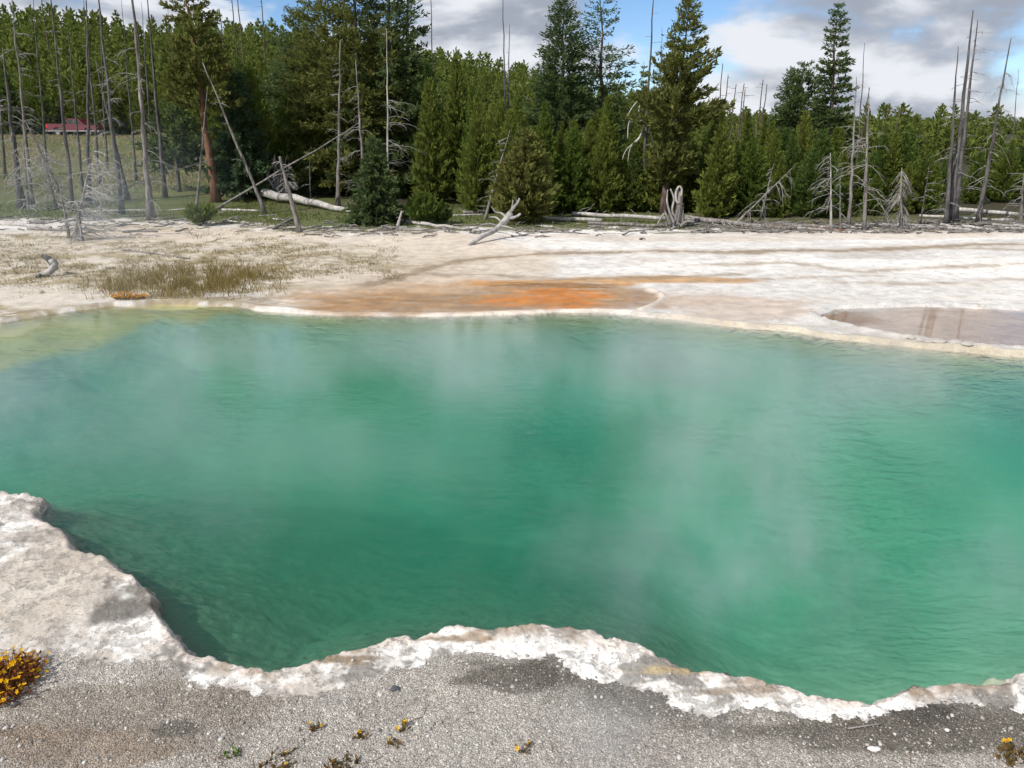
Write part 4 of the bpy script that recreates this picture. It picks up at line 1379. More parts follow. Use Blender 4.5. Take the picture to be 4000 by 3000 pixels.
def place_logs():
    o = log('big bleached log lying on the grass with rusty rotten butt', (532, 424), (786, 464), 20, 9, 'pale', (.12, 0))
    # rotten butt: splintered slabs of red heartwood
    bm = MB()
    for q in range(9):
        p = np.array([-.05, 0, .18]) + nr.normal(size=3) * np.array([.05, .07, .07])
        s = np.linspace(0, 1, 4)
        dirv = np.array([-.45, nr.normal() * .12, -.22 + nr.normal() * .14]) * nr.uniform(.7, 1.3)
        bm.tube(p[None] + dirv[None] * s[:, None], np.array([.07, .06, .045, .015]) * nr.uniform(.6, 1.1), 5)
    tag(link('rotten_butt', bm.mesh('rotten_butt', M['rot']), o), 'rust-red rotten end of the log')
    log('bleached log end behind the leaning stub trunk, under the firs', (627, 384), (690, 394), 12, 10, 'pale', (.25, .15))
    log('second pale log half hidden beneath the one under the firs', (640, 398), (694, 402), 7, 6, 'dead', (.1, .05))
    log('thin log lying flat on the grass left of the white leaning pole', (480, 455), (558, 457), 5, 4, 'pale')
    log('short tilted log propped on the leaning stub trunk', (590, 496), (638, 482), 6, 7, 'dead', (0, .12))
    log('slim flat log just right of the leaning stub trunk', (668, 493), (730, 492), 5, 4, 'pale', spikes=2, sl=.25)
    log('thin pole lying on the meadow across the thick left snag', (200, 458), (480, 452), 3.5, 3, 'pale')
    log('pale weathered log on the sand at the left picture edge', (-20, 484), (110, 494), 9, 6, 'pale', spikes=4, sl=.35)
    log('long thin grey log on the pale sand at left', (60, 497), (340, 502), 5, 4, 'dead')
    log('half buried grey stick on the sand in front of the sedge', (265, 541), (410, 560), 4, 3, 'dead')
    log('long bleached log on the grass running to the shore branch', (876, 482), (1036, 500), 9, 5, 'pale', spikes=3, sl=.2)
    log('grey log on the grass behind the leaning dead trunk', (1000, 462), (1050, 461), 7, 8, 'dead', spikes=2)
    log('thin bleached pole on the grass behind the little pine seedling', (965, 467), (1045, 465), 4, 4, 'pale')
    log('short log on the flats right of the bleached branch', (1120, 499), (1225, 504), 4, 3, 'dead')
    log('long log with spiky limbs on the grass in front of the thicket', (1150, 476), (1300, 483), 7, 8, 'pale', (.05, .05), spikes=9, sl=.5, up=.5)
    log('upper log of the pile of spiky logs left of the gnarled stump', (1236, 475), (1440, 482), 8, 8, 'pale', (.16, .1), spikes=14, sl=.5, up=.4)
    log('lower log of the pile of spiky logs left of the gnarled stump', (1270, 485), (1440, 492), 6, 7, 'dead', (.02, .02), spikes=12, sl=.4, up=.4)
    log('low curved branch on the grass left of the spiky log pile', (1168, 490), (1196, 492), 4, 5, 'pale', spikes=2, sl=.35, up=1.0)
    log('grey log running right from the gnarled stump with rib-like limbs', (1478, 484), (1610, 492), 13, 9, 'dead', (.12, .06), spikes=20, sl=.45, up=-.5, side_only=-1.5)
    log('long log in the driftwood line right of the rib-limbed log', (1600, 492), (1730, 497), 9, 6, 'dead', (.04, 0), spikes=14, sl=.4, up=.2)
    log('reddish-brown bare log in the driftwood line', (1660, 494), (1830, 500), 6, 5, 'redbark', (.05, 0), spikes=5, sl=.25)
    log('bleached log lying behind the dead trio on the right grass', (2052, 463), (2212, 470), 8, 6, 'pale', (.15, .05))
    log('lower bleached log on the grass behind the dead trio', (1985, 471), (2190, 480), 5, 5, 'pale', (.05, .03))
    marks = [(1700, 'the reddish-brown log'), (1796, 'the short white snag'), (1834, 'the tall thin snag'), (1867, 'the spreading snag'), (1946, 'the cone-shaped dead tree'), (2045, 'the tall dead trio'),
             (2112, 'the tall leaning snag'), (2205, 'the right-edge dead tree')]
    used = {}
    for q in range(34):
        u0 = 1690 + q * 15.5 + nr.uniform(-3, 3)
        v0 = nr.uniform(487, 501)
        ln = nr.uniform(30, 95)
        if u0 > 2200:
            break
        mk = min(marks, key=lambda m: abs(m[0] - u0))[1]
        used[mk] = used.get(mk, 0) + 1
        log('%s weathered driftwood stick on the ground near %s, from the left' % (ORD[used[mk] - 1], mk), (u0, v0), (u0 + ln, v0 + nr.uniform(-3, 4)), nr.uniform(3, 7), nr.uniform(2, 5),
            ('dead', 'pale', 'twig')[q % 3], (nr.uniform(0, .1), nr.uniform(0, .05)), spikes=int(nr.integers(0, 5)), sl=.3, up=.3, group='driftwood sticks along the right flats', name='driftwood')
    for q, (u0, v0, ln) in enumerate(((455, 462, 30), (492, 478, 22), (520, 481, 18), (205, 494, 60), (345, 489, 50), (610, 519, 30), (700, 500, 26), (770, 472, 25), (560, 468, 40), (590, 474, 24))):
        log('small bleached stick lying in the grass %s' % ('right of the slim leaning snag', 'left of the big log butt', 'below the big log butt', 'right of the sandy dead tree', 'below the thickest left snag', 'on sand below the stub trunk', 'right of the stub trunk', 'left of the small dark spruce', 'under the white leaning pole', 'right of the white pole foot')[q], (u0, v0), (u0 + ln, v0 + nr.uniform(-3, 4)), 3.5, 2.5, 'pale', group='small sticks in the left grass', name='driftwood')


place_logs()


def debris():
    """litter of broken twigs in the driftwood line: far too many to count"""
    b = MB()
    for q in range(620):
        u = nr.uniform(1480, 2240) if q < 400 else nr.uniform(-30, 1480)
        v = nr.uniform(482, 505) if u > 1480 else np.interp(u, [0, 400, 640, 900, 1480], [484, 486, 497, 497, 496]) + nr.normal() * 7
        p = gp(u, v, .17)
        p[2] = hz(p[0], p[1])
        a, L = nr.normal() * .5, nr.uniform(.12, .8)
        d = np.array([math.cos(a), math.sin(a), nr.uniform(-.03, .16)]) * L
        P = p[None] + d[None] * np.linspace(-.5, .5, 4)[:, None] + nr.normal(size=(4, 3)) * .02 + np.array([0, 0, .03 + abs(d[2]) * .5])
        rr_ = nr.uniform(.010, .034)
        b.tube(P, rr_ * np.array([1, .9, .75, .5]), 5, cap=False)
    tag(link('debris', b.mesh('debris', M['dead'])), 'litter of broken grey twigs along the edge of the wood', 'debris', kind='stuff')


debris()


def leaning_pole(label, a, b, y, w, m):
    pa, pb = at_y(*a, y), at_y(*b, y + .4)
    base = np.array([pa[0], y, hz(pa[0], y)])
    foot = pa + (pa - pb) * max(0, (pa[2] - base[2]) / max(pb[2] - pa[2], .1))
    tb = MB()
    tt = np.linspace(0, 1, 9)
    path = (foot - base)[None] + (pb - foot)[None] * tt[:, None] + nr.normal(size=(9, 3)) * .012
    tb.tube(path, w / FPX * y / 2 * (1 - .45 * tt), 8, jag=.08)
    o = link('leaning_pole', tb.mesh('leaning_pole', M[m]))
    o.location = base
    tag(o, label, 'dead tree')


leaning_pole('long grey pole leaning to the right across the dark firs', (560, 396), (757, 279), 30.6, 5, 'dead')
leaning_pole('dark thin limb slanting across the left snags to the right', (150, 440), (470, 340), 29.6, 3, 'darkdead')


def curved(P, n=12):
    """smooth path through the points"""
    P = np.asarray(P, float)
    k = len(P)
    t = np.linspace(0, k - 1, n)
    out = []
    for x in t:
        i = min(int(x), k - 2)
        f = x - i
        p0, p1, p2, p3 = P[max(i - 1, 0)], P[i], P[i + 1], P[min(i + 2, k - 1)]
        out.append(.5 * (2 * p1 + (p2 - p0) * f + (2 * p0 - 5 * p1 + 4 * p2 - p3) * f * f + (3 * p1 - p0 - 3 * p2 + p3) * f ** 3))
    return np.array(out)


def drift_branch():
    """the big bleached branch lying on the shore"""
    y0 = ground_pt(1010, 531)[1]
    base = ground_pt(1010, 531)
    o = thing('bleached_branch', base, 'big bleached fallen branch with raised forked limbs on the shore', 'dead branch')

    def seg(name, pts, r0, r1, n=10):
        P = curved([at_y(u, v, y) for u, v, y in pts], n) - base
        b = MB()
        b.tube(P, np.linspace(r0, r1, n), 8, jag=.12)
        link(name, b.mesh(name, M['pale'] if name == 'trunk' else M['twig']), o)
    y1 = y0 + 2.0
    seg('trunk', [(1010, 532, y0), (1040, 512, y0 + .6), (1068, 498, y0 + 1.2), (1090, 478, y0 + 1.7), (1102, 462, y1)], .05, .10, 14)
    seg('branch', [(1098, 466, y1), (1108, 450, y1), (1118, 438, y1), (1122, 428, y1)], .06, .02)
    seg('branch', [(1106, 452, y1), (1107, 442, y1 + .2), (1108, 432, y1 + .3)], .03, .012)
    seg('branch', [(1118, 438, y1), (1114, 430, y1), (1110, 427, y1 - .1)], .018, .008)
    seg('branch', [(1094, 472, y1), (1110, 470, y1 - .3), (1125, 462, y1 - .4)], .05, .03)
    seg('branch', [(1094, 470, y1), (1082, 460, y1 + .2), (1070, 458, y1 + .3), (1062, 446, y1 + .3)], .04, .012)
    seg('branch', [(1078, 490, y1 - .5), (1060, 484, y1 - .6), (1040, 486, y1 - .8), (1026, 493, y1 - 1.0)], .035, .012)
    seg('branch', [(1086, 482, y1 - .2), (1072, 470, y1), (1058, 469, y1 + .1)], .035, .012)
    seg('branch', [(1078, 488, y1 - .4), (1096, 490, y1 - .8), (1116, 497, y1 - 1.0)], .03, .012)
    seg('branch', [(1066, 498, y1 - .6), (1080, 502, y1 - 1.0), (1098, 504, y1 - 1.2)], .025, .010)


drift_branch()


def gnarled_stump():
    base = ground_pt(1462, 493)
    y = base[1]
    o = thing('gnarled_stump', base, 'gnarled silvery root stump with looped tip beside the bushy pine', 'stump')

    def seg(name, pts, r0, r1, m='twig', n=12):
        P = curved([at_y(u, v, y + dy) for u, v, dy in pts], n) - base
        b = MB()
        b.tube(P, np.linspace(r0, r1, n), 7, jag=.15)
        link(name, b.mesh(name, M[m]), o)
    seg('trunk', [(1460, 495, 0), (1462, 475, 0), (1466, 455, 0), (1468, 430, 0), (1470, 412, 0)], .17, .07, 'dead', 14)
    seg('root', [(1466, 440, -.1), (1460, 430, -.1), (1461, 412, -.1), (1468, 403, -.1), (1473, 410, -.1), (1471, 424, -.1)], .04, .03, 'pale', 18)
    seg('root', [(1462, 478, -.1), (1452, 455, -.1), (1456, 430, -.1), (1448, 408, -.1)], .05, .02)
    seg('root', [(1456, 482, -.2), (1447, 460, -.2), (1441, 435, -.2), (1442, 410, -.1)], .05, .015)
    seg('root', [(1448, 486, -.2), (1437, 462, -.3), (1428, 470, -.3), (1420, 485, -.3)], .04, .02)
    seg('root', [(1466, 480, 0), (1474, 460, .1), (1476, 446, .1)], .04, .012)
    seg('root', [(1470, 488, -.1), (1484, 478, -.2), (1500, 480, -.2)], .06, .03, 'dead')
    seg('root', [(1458, 490, -.1), (1450, 496, -.4), (1444, 498, -.6)], .06, .02)
    for q in range(6):
        u0 = 1440 + q * 7
        seg('root', [(u0, 490 - q, -.15), (u0 + nr.uniform(-8, 8), 470, -.2), (u0 + nr.uniform(-12, 12), 450 + nr.uniform(-10, 10), -.2)], .025, .008)


gnarled_stump()


def hanging_limbs():
    """pale limbs that hang from the tall leaning dead pine are part of it"""
    o = next(x for x in bpy.data.objects if x.get('label', '').startswith('tall leaning dead pine'))
    base = np.array(o.location)
    y = base[1]
    for pts in ([(1394, 262), (1380, 300), (1362, 318), (1356, 350)], [(1394, 262), (1404, 285), (1412, 310)], [(1388, 290), (1370, 308), (1352, 325), (1344, 345)],
                [(1396, 205), (1384, 212), (1366, 232), (1356, 250)], [(1390, 208), (1382, 228), (1378, 256)], [(1384, 380), (1392, 400), (1394, 418)],
                [(1398, 180), (1408, 222), (1420, 240)], [(1388, 262), (1360, 262), (1356, 300)]):
        P = curved([at_y(u, v, y - .15 * i) for i, (u, v) in enumerate(pts)], 10) - base
        b = MB()
        b.tube(P, np.linspace(.035, .012, 10), 5, jag=.1)
        link('branch', b.mesh('branch', M['pale']), o)


hanging_limbs()


def root_plate():
    """upturned root plate behind the stub trunk"""
    base = ground_pt(604, 428)
    y = base[1]
    o = thing('root_plate', base, 'upturned pale root plate of splintered wood behind the stub trunk', 'stump')
    for q in range(34):
        u0, u1 = 604 + nr.normal() * 24, 604 + nr.normal() * 11
        v1 = nr.uniform(335, 400)
        y0 = y + nr.normal() * .15
        P = curved([at_y(u0, nr.uniform(405, 428), y0), at_y((u0 + u1) / 2 + nr.normal() * 6, (v1 + 415) / 2, y0 + .1), at_y(u1, v1, y0)], 7) - base
        b = MB()
        b.tube(P, np.linspace(.07, .015, 7), 5, jag=.2)
        link('root', b.mesh('root', M['pale' if q % 3 else 'dead']), o)


root_plate()


# ------------------------------------------------------------------ red pickup on the road
def pickup():
    m_red = plain('red_car_paint', (.15, .012, .026), .25, 0, .04, 3, .5, .6)
    m_dark = plain('black_trim', (.02, .02, .022), .55)
    m_glass = plain('tinted_glass', (.012, .014, .016), .06, 0, .02, 3, .6)
    m_lamp = plain('red_lamp', (.65, .03, .03), .2)
    m_silver = plain('silver_trim', (.42, .41, .40), .4, .3)
    m_tyre = plain('tyre_rubber', (.02, .02, .02), .85)
    p = at_y(168, 294, 69.0)
    x, y = p[0], 69.0
    z = hz(x, y)
    o = thing('pickup_truck', (x, y, z), 'red pickup truck with silver lower trim parked on the road behind the left snags', 'truck')
    o.scale = (.76, .76, .76)
    W_ = 1.9
    b = MB()
    # bed and lower body with rounded corners; rear to the left
    b.prism([(-2.75, .62), (-2.78, .95), (-2.74, 1.22), (-2.68, 1.26), (-.62, 1.26), (-.60, 1.18), (1.05, 1.18), (2.45, 1.10), (2.68, .98), (2.72, .55), (2.55, .45),
             (2.18, .45), (2.12, .70), (1.90, .88), (1.55, .88), (1.33, .70), (1.27, .45), (-1.18, .45), (-1.25, .70), (-1.47, .88), (-1.85, .88), (-2.07, .70), (-2.12, .50), (-2.6, .50)],
            -W_ / 2, W_ / 2)
    link('body', b.mesh('body', m_red, False), o)
    b = MB()
    b.prism([(-.58, 1.18), (-.50, 1.74), (-.42, 1.79), (.62, 1.80), (.74, 1.76), (1.32, 1.18)], -W_ / 2 + .1, W_ / 2 - .1)
    cab = link('cab', b.mesh('cab', m_red, False), o)
    for s in (-1, 1):
        for pts in ([(-.44, 1.24), (-.38, 1.68), (.10, 1.70), (.10, 1.24)], [(.18, 1.24), (.18, 1.70), (.62, 1.70), (1.10, 1.24)]):
            b = MB()
            b.prism(pts, s * (W_ / 2 - .098) - .004, s * (W_ / 2 - .098) + .004)
            link('window', b.mesh('window', m_glass, False), cab)
    b = MB()
    b.box((.0, 0, .52), (5.3, W_ + .012, .10))
    link('trim', b.mesh('trim', m_silver, False), o)
    b = MB()
    b.box((-2.82, 0, .55), (.16, W_ - .05, .18))
    link('rear_bumper', b.mesh('rear_bumper', m_silver, False), o)
    b = MB()
    b.box((2.76, 0, .50), (.16, W_ - .05, .22))
    link('front_bumper', b.mesh('front_bumper', m_silver, False), o)
    for s in (-1, 1):
        b = MB()
        b.box((-2.70, s * (W_ / 2 - .06), 1.02), (.20, .15, .34))
        link('tail_light', b.mesh('tail_light', m_lamp, False), o)
        b = MB()
        b.box((2.66, s * (W_ / 2 - .16), .90), (.10, .26, .16))
        link('headlight', b.mesh('headlight', m_silver, False), o)
        for wx in (-1.66, 1.72):
            b = MB()
            prof = np.array([(.24, -.10), (.36, -.11), (.385, -.07), (.385, .07), (.36, .11), (.24, .10)])
            n = 20
            V, F = [], []
            for i in range(n):
                a = i * 6.2832 / n
                V += [(wx + q * math.cos(a), s * (W_ / 2 - .13) + d, .385 + q * math.sin(a)) for q, d in prof]
            k = len(prof)
            for i in range(n):
                for j in range(k - 1):
                    F.append((i * k + j, ((i + 1) % n) * k + j, ((i + 1) % n) * k + j + 1, i * k + j + 1))
            b.add(V, F)
            wh = link('wheel', b.mesh('wheel', m_tyre), o)
            b = MB()
            V = [(wx + .245 * math.cos(i * 6.2832 / n), s * (W_ / 2 - .13) + e, .385 + .245 * math.sin(i * 6.2832 / n)) for e in (-.06, .06) for i in range(n)]
            b.add(V, [tuple(range(n)), tuple(range(2 * n - 1, n - 1, -1))] + [(i, i + n, (i + 1) % n + n, (i + 1) % n) for i in range(n)])
            link('rim', b.mesh('rim', m_silver, False), wh)


pickup()


# ------------------------------------------------------------------ grass and small plants
def blades(name, label, XY, hgt, wid, m, lean=.35, per=1, cat='grass'):
    XY = np.asarray(XY)
    n = len(XY)
    z = height(XY[:, 0], XY[:, 1])
    P = np.concatenate([XY, z[:, None] - .01], 1)
    a = nr.uniform(0, 6.28, n)
    h = hgt * nr.uniform(.5, 1.25, n)
    w = wid * nr.uniform(.7, 1.3, n)
    S = np.stack([np.cos(a), np.sin(a), np.zeros(n)], 1) * w[:, None]
    T = np.stack([nr.normal(size=n) * lean, nr.normal(size=n) * lean, np.ones(n)], 1) * h[:, None]
    V = np.stack([P - S, P + S, P + T], 1).reshape(-1, 3)
    o = link(name, mesh_np(name, V, np.arange(n * 3).reshape(n, 3), m))
    tag(o, label, cat, kind='stuff')
    return o


def grass_all():
    def scatter(n, u0, u1, v0, v1, keep):
        out = []
        U = nr.uniform(u0, u1, n)
        Vv = nr.uniform(v0, v1, n)
        z = .15
        for u, v in zip(U, Vv):
            p = gp(u, v, z)
            out.append(p[:2])
        out = np.array(out)
        return out[keep(out[:, 0], out[:, 1], U, Vv)]
    # meadow at the edge of the wood
    n = 70000
    a = nr.uniform(R(-36), R(35), n)
    r_ = np.sqrt(nr.uniform(25 ** 2, 46 ** 2, n))
    x, y = r_ * np.sin(a), r_ * np.cos(a)
    rs_ = np.interp(a, SHORE_AZ, SHORE_R)
    k = (r_ - rs_ + 1.1 * fbm(x * 1.3, y * 1.3, 4, 61) > .3) & (fbm(x * .5, y * .5, 3, 95) + .6 > nr.uniform(0, .9, n)) & ((a < R(-12)) | (r_ < 33)) & ((a < R(13)) | ((r_ > 28.2) & (nr.uniform(0, 1, n) < .6)))
    blades('grass', 'short green meadow grass at the edge of the wood', np.stack([x[k], y[k]], 1), .10, .018, M['grass'])
    # coarser tufts on the slope up to the road
    n = 26000
    a = nr.uniform(R(-36), R(-14), n)
    r_ = np.sqrt(nr.uniform(40 ** 2, 77 ** 2, n))
    x, y = r_ * np.sin(a), r_ * np.cos(a)
    k = fbm(x * .35, y * .35, 4, 96) + .45 > nr.uniform(0, .9, n)
    blades('grass', 'coarser olive grass on the slope up to the road', np.stack([x[k], y[k]], 1), .16, .035, M['dry'])
    # sedge bed
    c = gp(455, 600, .08)
    n = 26000
    U, Vv = nr.uniform(180, 625, n), nr.uniform(565, 645, n)
    dens = np.exp(-((U - 450) / 120) ** 2) * np.exp(-((Vv - 604 + (U - 450) * .04) / 24) ** 2) * 1.3 + .35 * np.exp(-((U - 260) / 90) ** 2 - ((Vv - 615) / 22) ** 2)
    k = nr.uniform(0, 1, n) < dens * (0.6 + .7 * vn(U * .03, Vv * .08, 4) + .3 * vn(U * .09, Vv * .2, 6))
    XY = np.array([gp(u, v, .08)[:2] for u, v in zip(U[k], Vv[k])])
    ss = sdf(POOL, XY[:, 0], XY[:, 1])
    XY = XY[ss > .25]
    blades('sedge', 'olive brown sedge bed growing on the far left bank', XY, .18, .006, M['sedge'], .38)
    # dry tufts on the sand
    T = []
    for _ in range(2200):
        u, v = nr.uniform(-40, 860), nr.uniform(503, 645)
        if v > 600 and u > 330:
            continue
        if v > 618 and u < 200 and nr.uniform() < .8:
            continue
        p = gp(u, v, .09)[:2]
        if fbm(p[0] * .9, p[1] * .9, 3, 97) < nr.uniform(-.5, .6):
            continue
        q = int(nr.integers(8, 20))
        T.append(p + nr.normal(size=(q, 2)) * nr.uniform(.05, .16))
    T = np.concatenate(T)
    T = T[sdf(POOL, T[:, 0], T[:, 1]) > .3]
    blades('dry_grass', 'dry olive grass tufts scattered over the pale left sand', T, .075, .010, M['dry'], .8)


grass_all()


def flower_clump(label, pos, rad, hgt, nst, nfl, leafc, flc, name='flower_clump', fs=.012, stem_r=.0016):
    """stems, small leaves and cupped flowers"""
    o = thing(name, pos, label, 'flowers')
    ms = grass_material(leafc[0], leafc[1], leafc[2], .2)
    mf = grass_material(flc[0], flc[1], flc[2], .3)
    st, lv = MB(), []
    tips = []
    for _ in range(nst):
        a, q = nr.uniform(0, 6.28), rad * math.sqrt(nr.uniform(0, 1))
        p0 = np.array([q * math.cos(a) * .8, q * math.sin(a) * .8, -.01])
        h = hgt * nr.uniform(.45, 1.1) * (1 - .45 * (q / rad) ** 2)
        tip = p0 + np.array([math.cos(a) * q * .35 + nr.normal() * .02, math.sin(a) * q * .35 + nr.normal() * .02, h])
        mid = (p0 + tip) / 2 + nr.normal(size=3) * .012
        st.tube(curved([p0, mid, tip], 5), np.linspace(stem_r * 1.4, stem_r, 5), 3, cap=False)
        tips.append(tip)
        for _ in range(5):
            f = nr.uniform(.1, .95)
            lv.append(p0 + (tip - p0) * f)
    tag(link('stems', st.mesh('stems', ms), o), kind='stuff')
    lv = np.array(lv)
    D = nr.normal(size=lv.shape) + np.array([0, 0, .3])
    V, F = leaf_quads(lv, D, np.full(len(lv), .024) * nr.uniform(.6, 1.4, len(lv)), np.full(len(lv), .008))
    tag(link('leaves', mesh_np('leaves', V, F, ms), o), kind='stuff')
    # one flower: five cupped petals
    fl = MB()
    for q in range(5):
        a = q * 1.2566
        c_, s_ = math.cos(a), math.sin(a)
        c2, s2 = math.cos(a + .5), math.sin(a + .5)
        c3, s3 = math.cos(a - .5), math.sin(a - .5)
        fl.add([(0, 0, 0), (c3 * fs * .8, s3 * fs * .8, fs * .55), (c_ * fs * 1.25, s_ * fs * 1.25, fs * .5), (c2 * fs * .8, s2 * fs * .8, fs * .55)], [(0, 1, 2, 3)])
    fm = fl.mesh('flower', mf, False)
    order = nr.permutation(len(tips))[:nfl]
    for i in order:
        f = link('flower', fm, o)
        f.location = tips[i] + np.array([0, 0, .002])
        f.rotation_euler = (nr.normal() * .5, nr.normal() * .5, nr.uniform(0, 6.28))
        f.scale = (1, 1, 1) if nr.uniform() < .6 else (.7, .7, .8)
    return o


def place_flowers():
    YEL = ('yellow_petals', (.74, .36, .010), (.86, .56, .02))
    REDL = ('reddish_leaves', (.17, .05, .025), (.24, .12, .045))
    GRN = ('brown_green_leaves', (.10, .075, .025), (.17, .10, .04))
    flower_clump('dense clump of yellow flowers with reddish stems on the near gravel', ground_pt(8, 1480), .20, .15, 260, 150, REDL, YEL, fs=.0125)
    flower_clump('low scruffy plant with a few yellow flowers at the bottom picture edge', ground_pt(600, 1658), .07, .05, 24, 5, GRN, YEL)
    flower_clump('small brown plant right of the low scruffy one at the bottom edge', ground_pt(735, 1658), .07, .04, 22, 1, GRN, YEL)
    for u, v, lab in ((682, 1575, 'lone yellow flower on gravel above the scruffy plant'), (788, 1590, 'pair of yellow flowers on gravel in the lower middle'),
                      (868, 1573, 'single yellow flower right of the pair on gravel'), (1130, 1618, 'faint yellow flowers alone on the gravel, bottom centre'),
                      (845, 1612, 'tiny yellow flower below the pair on gravel'), (508, 1632, 'tiny green plantlet on the gravel left of the scruffy plant')):
        flower_clump(lab, ground_pt(u, v), .03, .05, 5, 3 if 'pair' in lab else (0 if 'plantlet' in lab else 2), GRN if 'plantlet' not in lab else ('green_leaves', (.06, .12, .02), (.12, .2, .04)), YEL, name='flower')
    flower_clump('yellow flowered plant at the lower right corner', ground_pt(2200, 1640), .08, .07, 26, 6, GRN, YEL)
    o = flower_clump('patch of orange flowers on the far left bank below the sedge', ground_pt(280, 645), .42, .16, 220, 150, GRN, ('orange_petals', (.70, .30, .015), (.85, .42, .03)), fs=.022)
    o.scale = (.75, .4, .75)


place_flowers()


# ------------------------------------------------------------------ stones and gravel
def rock_mesh(name, m, seed, flat=.6, sub=2):
    g = np.random.default_rng(seed)
    t = (1 + 5 ** .5) / 2
    V = np.array([(-1, t, 0), (1, t, 0), (-1, -t, 0), (1, -t, 0), (0, -1, t), (0, 1, t), (0, -1, -t), (0, 1, -t), (t, 0, -1), (t, 0, 1), (-t, 0, -1), (-t, 0, 1)], float)
    V /= np.linalg.norm(V[0])
    F = [(0, 11, 5), (0, 5, 1), (0, 1, 7), (0, 7, 10), (0, 10, 11), (1, 5, 9), (5, 11, 4), (11, 10, 2), (10, 7, 6), (7, 1, 8), (3, 9, 4), (3, 4, 2), (3, 2, 6), (3, 6, 8), (3, 8, 9),
         (4, 9, 5), (2, 4, 11), (6, 2, 10), (8, 6, 7), (9, 8, 1)]
    for _ in range(sub):
        V = list(map(tuple, V))
        idx = {}
        F2 = []

        def mid(a, b):
            k = (min(a, b), max(a, b))
            if k not in idx:
                p = np.array(V[a]) + np.array(V[b])
                V.append(tuple(p / np.linalg.norm(p)))
                idx[k] = len(V) - 1
            return idx[k]
        for a, b, c in F:
            ab, bc, ca = mid(a, b), mid(b, c), mid(c, a)
            F2 += [(a, ab, ca), (b, bc, ab), (c, ca, bc), (ab, bc, ca)]
        F, V = F2, np.array(V)
    V = np.array(V)
    ofs = g.uniform(0, 50, 3)
    V = V * (1 + .28 * fbm(V[:, 0] * 1.3 + ofs[0], V[:, 1] * 1.3 + V[:, 2] * 1.7 + ofs[1], 3, seed))[:, None]
    V[:, 2] *= flat
    me = mesh_np(name, V, np.array(F), m, True)
    return me, V, np.array(F)


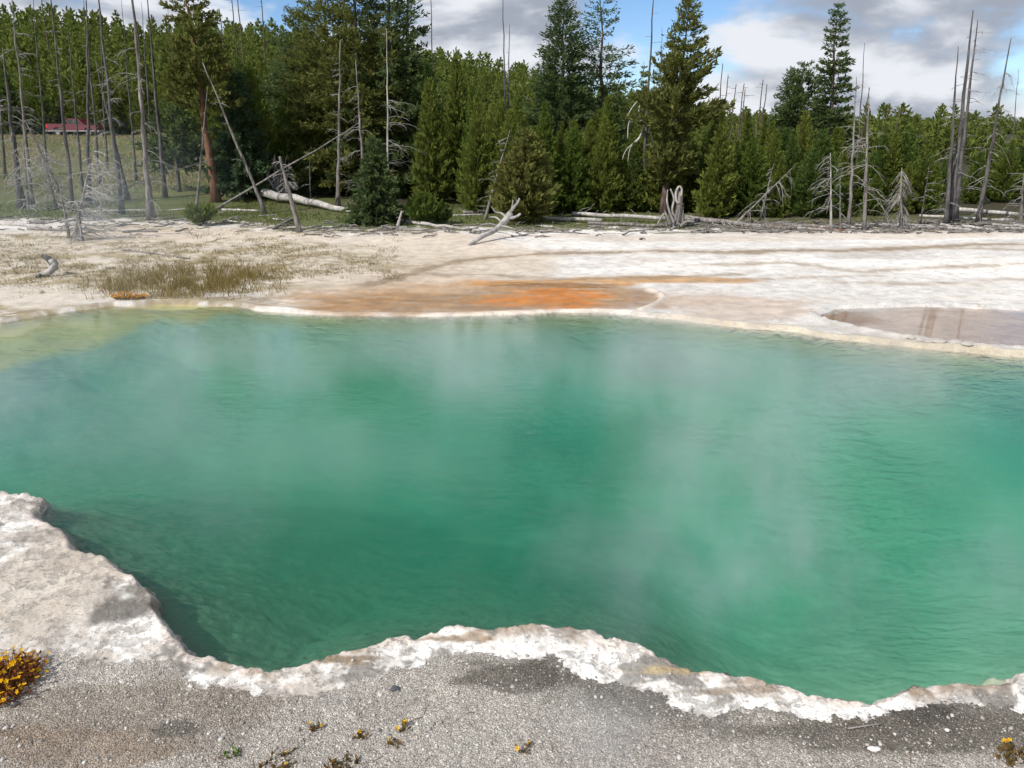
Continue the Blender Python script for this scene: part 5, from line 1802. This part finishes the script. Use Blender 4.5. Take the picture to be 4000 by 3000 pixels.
def stones():
    m_dark = plain('slate_stone', (.075, .078, .088), .75, 0, .3, 5)
    m_white = plain('white_stone', (.68, .66, .63), .85, 0, .15, 5)
    m_grey = plain('grey_crust', (.42, .39, .35), .9, 0, .3, 5)

    def stone(label, u, v, s, m, seed, flat=.55, rz=0.):
        p = ground_pt(u, v)
        me, _, _ = rock_mesh('stone', m, seed, flat)
        o = link('stone', me)
        o.location = p + np.array([0, 0, s[2] * .2])
        o.scale = s
        o.rotation_euler = (0, 0, rz)
        tag(o, label, 'stone')
    stone('small dark slate-coloured stone lying alone on the near gravel', 853, 1489, (.030, .022, .022), m_dark, 5)
    stone('small white stone on the dark gravel at lower right', 1889, 1619, (.034, .018, .018), m_white, 6)
    stone('tiny white stone above the larger white stone at lower right', 2046, 1578, (.012, .012, .010), m_white, 8)
    for i, (u, v, s) in enumerate(((1988, 735, .11), (2030, 740, .14), (2062, 741, .16), (1968, 731, .09), (2090, 745, .12), (2005, 740, .10))):
        stone(('%s pale crusty lump on the rim between the mirror puddle and the pool' % ('second', 'fourth', 'fifth', 'leftmost', 'rightmost', 'third')[i]), u, v, (s * .7, s * .5, s * .42), m_grey, 20 + i)
    p = ground_pt(1868, 1573)
    b = MB()
    a_, c_ = ground_pt(1832, 1578) - p, ground_pt(1902, 1567) - p
    b.tube(curved([a_ + np.array([0, 0, .012]), np.array([0, 0, .014]), c_ + np.array([0, 0, .01])], 7), np.linspace(.0045, .0025, 7), 6)
    o = link('stick', b.mesh('stick', M['pale']))
    o.location = p
    tag(o, 'thin pale stick lying on the dark gravel at lower right', 'stick')
    # driftwood knot on the left sand
    base = ground_pt(100, 597)
    o = thing('driftwood_knot', base, 'crooked white and dark driftwood knot on the left sand', 'driftwood')
    y = base[1]
    for pts, r0, r1, m in (([(84, 596, 0), (104, 588, 0), (118, 576, .1), (110, 560, .1)], .06, .09, 'pale'), ([(112, 566, .1), (100, 556, .1), (90, 552, .1)], .08, .04, 'darkdead'),
                           ([(88, 594, -.1), (76, 600, -.2)], .05, .02, 'darkdead')):
        P = curved([at_y(u, v, y + d) for u, v, d in pts], 9) - base
        b = MB()
        b.tube(P, np.linspace(r0, r1, 9), 7, jag=.2)
        link('limb', b.mesh('limb', M[m]), o)
    # loose grains on the near bank: far too many to count
    _, V0, F0 = rock_mesh('g', None, 2, .7, 0)
    n = 9000
    U, Vv = nr.uniform(-60, 2270, n), nr.uniform(1380, 1690, n)
    P = np.array([gp(u, v, .14) for u, v in zip(U, Vv)])
    cr = sdf(CRUST, P[:, 0], P[:, 1])
    po = sdf(POOL, P[:, 0], P[:, 1])
    k = (po > .12) & ((cr > .03) | (nr.uniform(0, 1, n) < .12))
    P = P[k]
    P[:, 2] = height(P[:, 0], P[:, 1])
    n = len(P)
    s = np.minimum(.0026 * np.exp(nr.normal(size=n) * .62), .014)
    a = nr.uniform(0, 6.28, n)
    ca, sa = np.cos(a), np.sin(a)
    V = np.repeat(V0[None], n, 0) * nr.uniform(.75, 1.3, (n, 1, 3))
    X = V[..., 0] * ca[:, None] - V[..., 1] * sa[:, None]
    Y = V[..., 0] * sa[:, None] + V[..., 1] * ca[:, None]
    V = np.stack([X, Y, V[..., 2]], -1) * s[:, None, None] + (P + np.array([0, 0, .001]))[:, None]
    F = (F0[None] + (np.arange(n) * len(V0))[:, None, None]).reshape(-1, 3)
    m, t, L, out = mat('gravel_grains')
    geo = N(t, 'ShaderNodeNewGeometry')
    rp = N(t, 'ShaderNodeValToRGB')
    e = rp.color_ramp.elements
    e[0].color, e[1].color = (.22, .205, .185, 1), (.56, .545, .52, 1)
    x = e.new(.55)
    x.color = (.43, .40, .365, 1)
    L(geo.outputs['Random Per Island'], rp.inputs['Fac'])
    b = N(t, 'ShaderNodeBsdfPrincipled')
    b.inputs['Roughness'].default_value = .85
    L(rp.outputs['Color'], b.inputs['Base Color'])
    L(b.outputs[0], out.inputs['Surface'])
    o = link('gravel', mesh_np('gravel', V.reshape(-1, 3), F, m))
    tag(o, 'loose pale and grey gravel grains on the near bank', 'gravel', kind='stuff')

    b = MB()
    for _ in range(170):
        p = gp(nr.uniform(-40, 2250), nr.uniform(1480, 1680), .07)
        if sdf(CRUST, p[:1], p[1:2])[0] < .02:
            continue
        p[2] = hz(p[0], p[1]) + .004
        a, L_ = nr.uniform(0, 3.14), nr.uniform(.015, .07)
        d = np.array([math.cos(a), math.sin(a), nr.uniform(-.05, .12)]) * L_
        b.tube(p[None] + d[None] * np.linspace(-.5, .5, 4)[:, None] + nr.normal(size=(4, 3)) * .0015, np.full(4, nr.uniform(.0008, .0018)), 4, cap=False)
    tag(link('litter', b.mesh('litter', M['redbark'])), 'fallen needles and tiny twigs lying on the near gravel', 'litter', kind='stuff')


stones()


# ------------------------------------------------------------------ steam drifting over the water
def steam():
    _, V0, F0 = rock_mesh('steam', None, 1, 1.0, 2)
    V0 = V0 / np.linalg.norm(V0, axis=1)[:, None]
    veil = steam_material('steam_veil', .45, .6, 2, .40)
    thick = steam_material('steam_thick_veil', .78, .6, 2, .38)
    wisp = steam_material('steam_wisp', 1.15, 2.0, 5, .42)
    # photo point, centre height, radii, material; the veils share one noise so that they join up
    L = [(200, 880, .6, 4.0, 3.4, .75, thick), (860, 800, .6, 4.4, 2.8, .72, thick), (1480, 810, .65, 3.6, 2.6, .8, thick), (2050, 860, .6, 3.0, 2.6, .75, veil),
         (1560, 1080, .85, 1.2, 1.6, 1.2, wisp), (1450, 1300, .55, 1.8, 1.0, .8, wisp), (1950, 1320, .55, 1.8, 1.0, .8, wisp), (700, 1120, .6, 2.2, 1.6, .8, veil),
         (1300, 1590, .4, 1.2, .5, .38, wisp), (1363, 664, .28, .16, .16, .32, steam_material('steam_vent', 6.0, 3.0, 9)), (150, 500, 1.9, 6.5, 3.0, 1.9, steam_material('steam_drift', .16, .4, 4))]
    for u, v, z, rx, ry, rz, m in L:
        p = gp(u, v, z)
        o = link('steam', mesh_np('steam', V0, F0, m))
        o.location = (p[0], p[1], max(z, rz + .03))
        o.scale = (rx, ry, rz)
        tag(o, 'thin white steam drifting over the hot spring', 'steam', 'wisps of steam', kind='stuff')


steam()
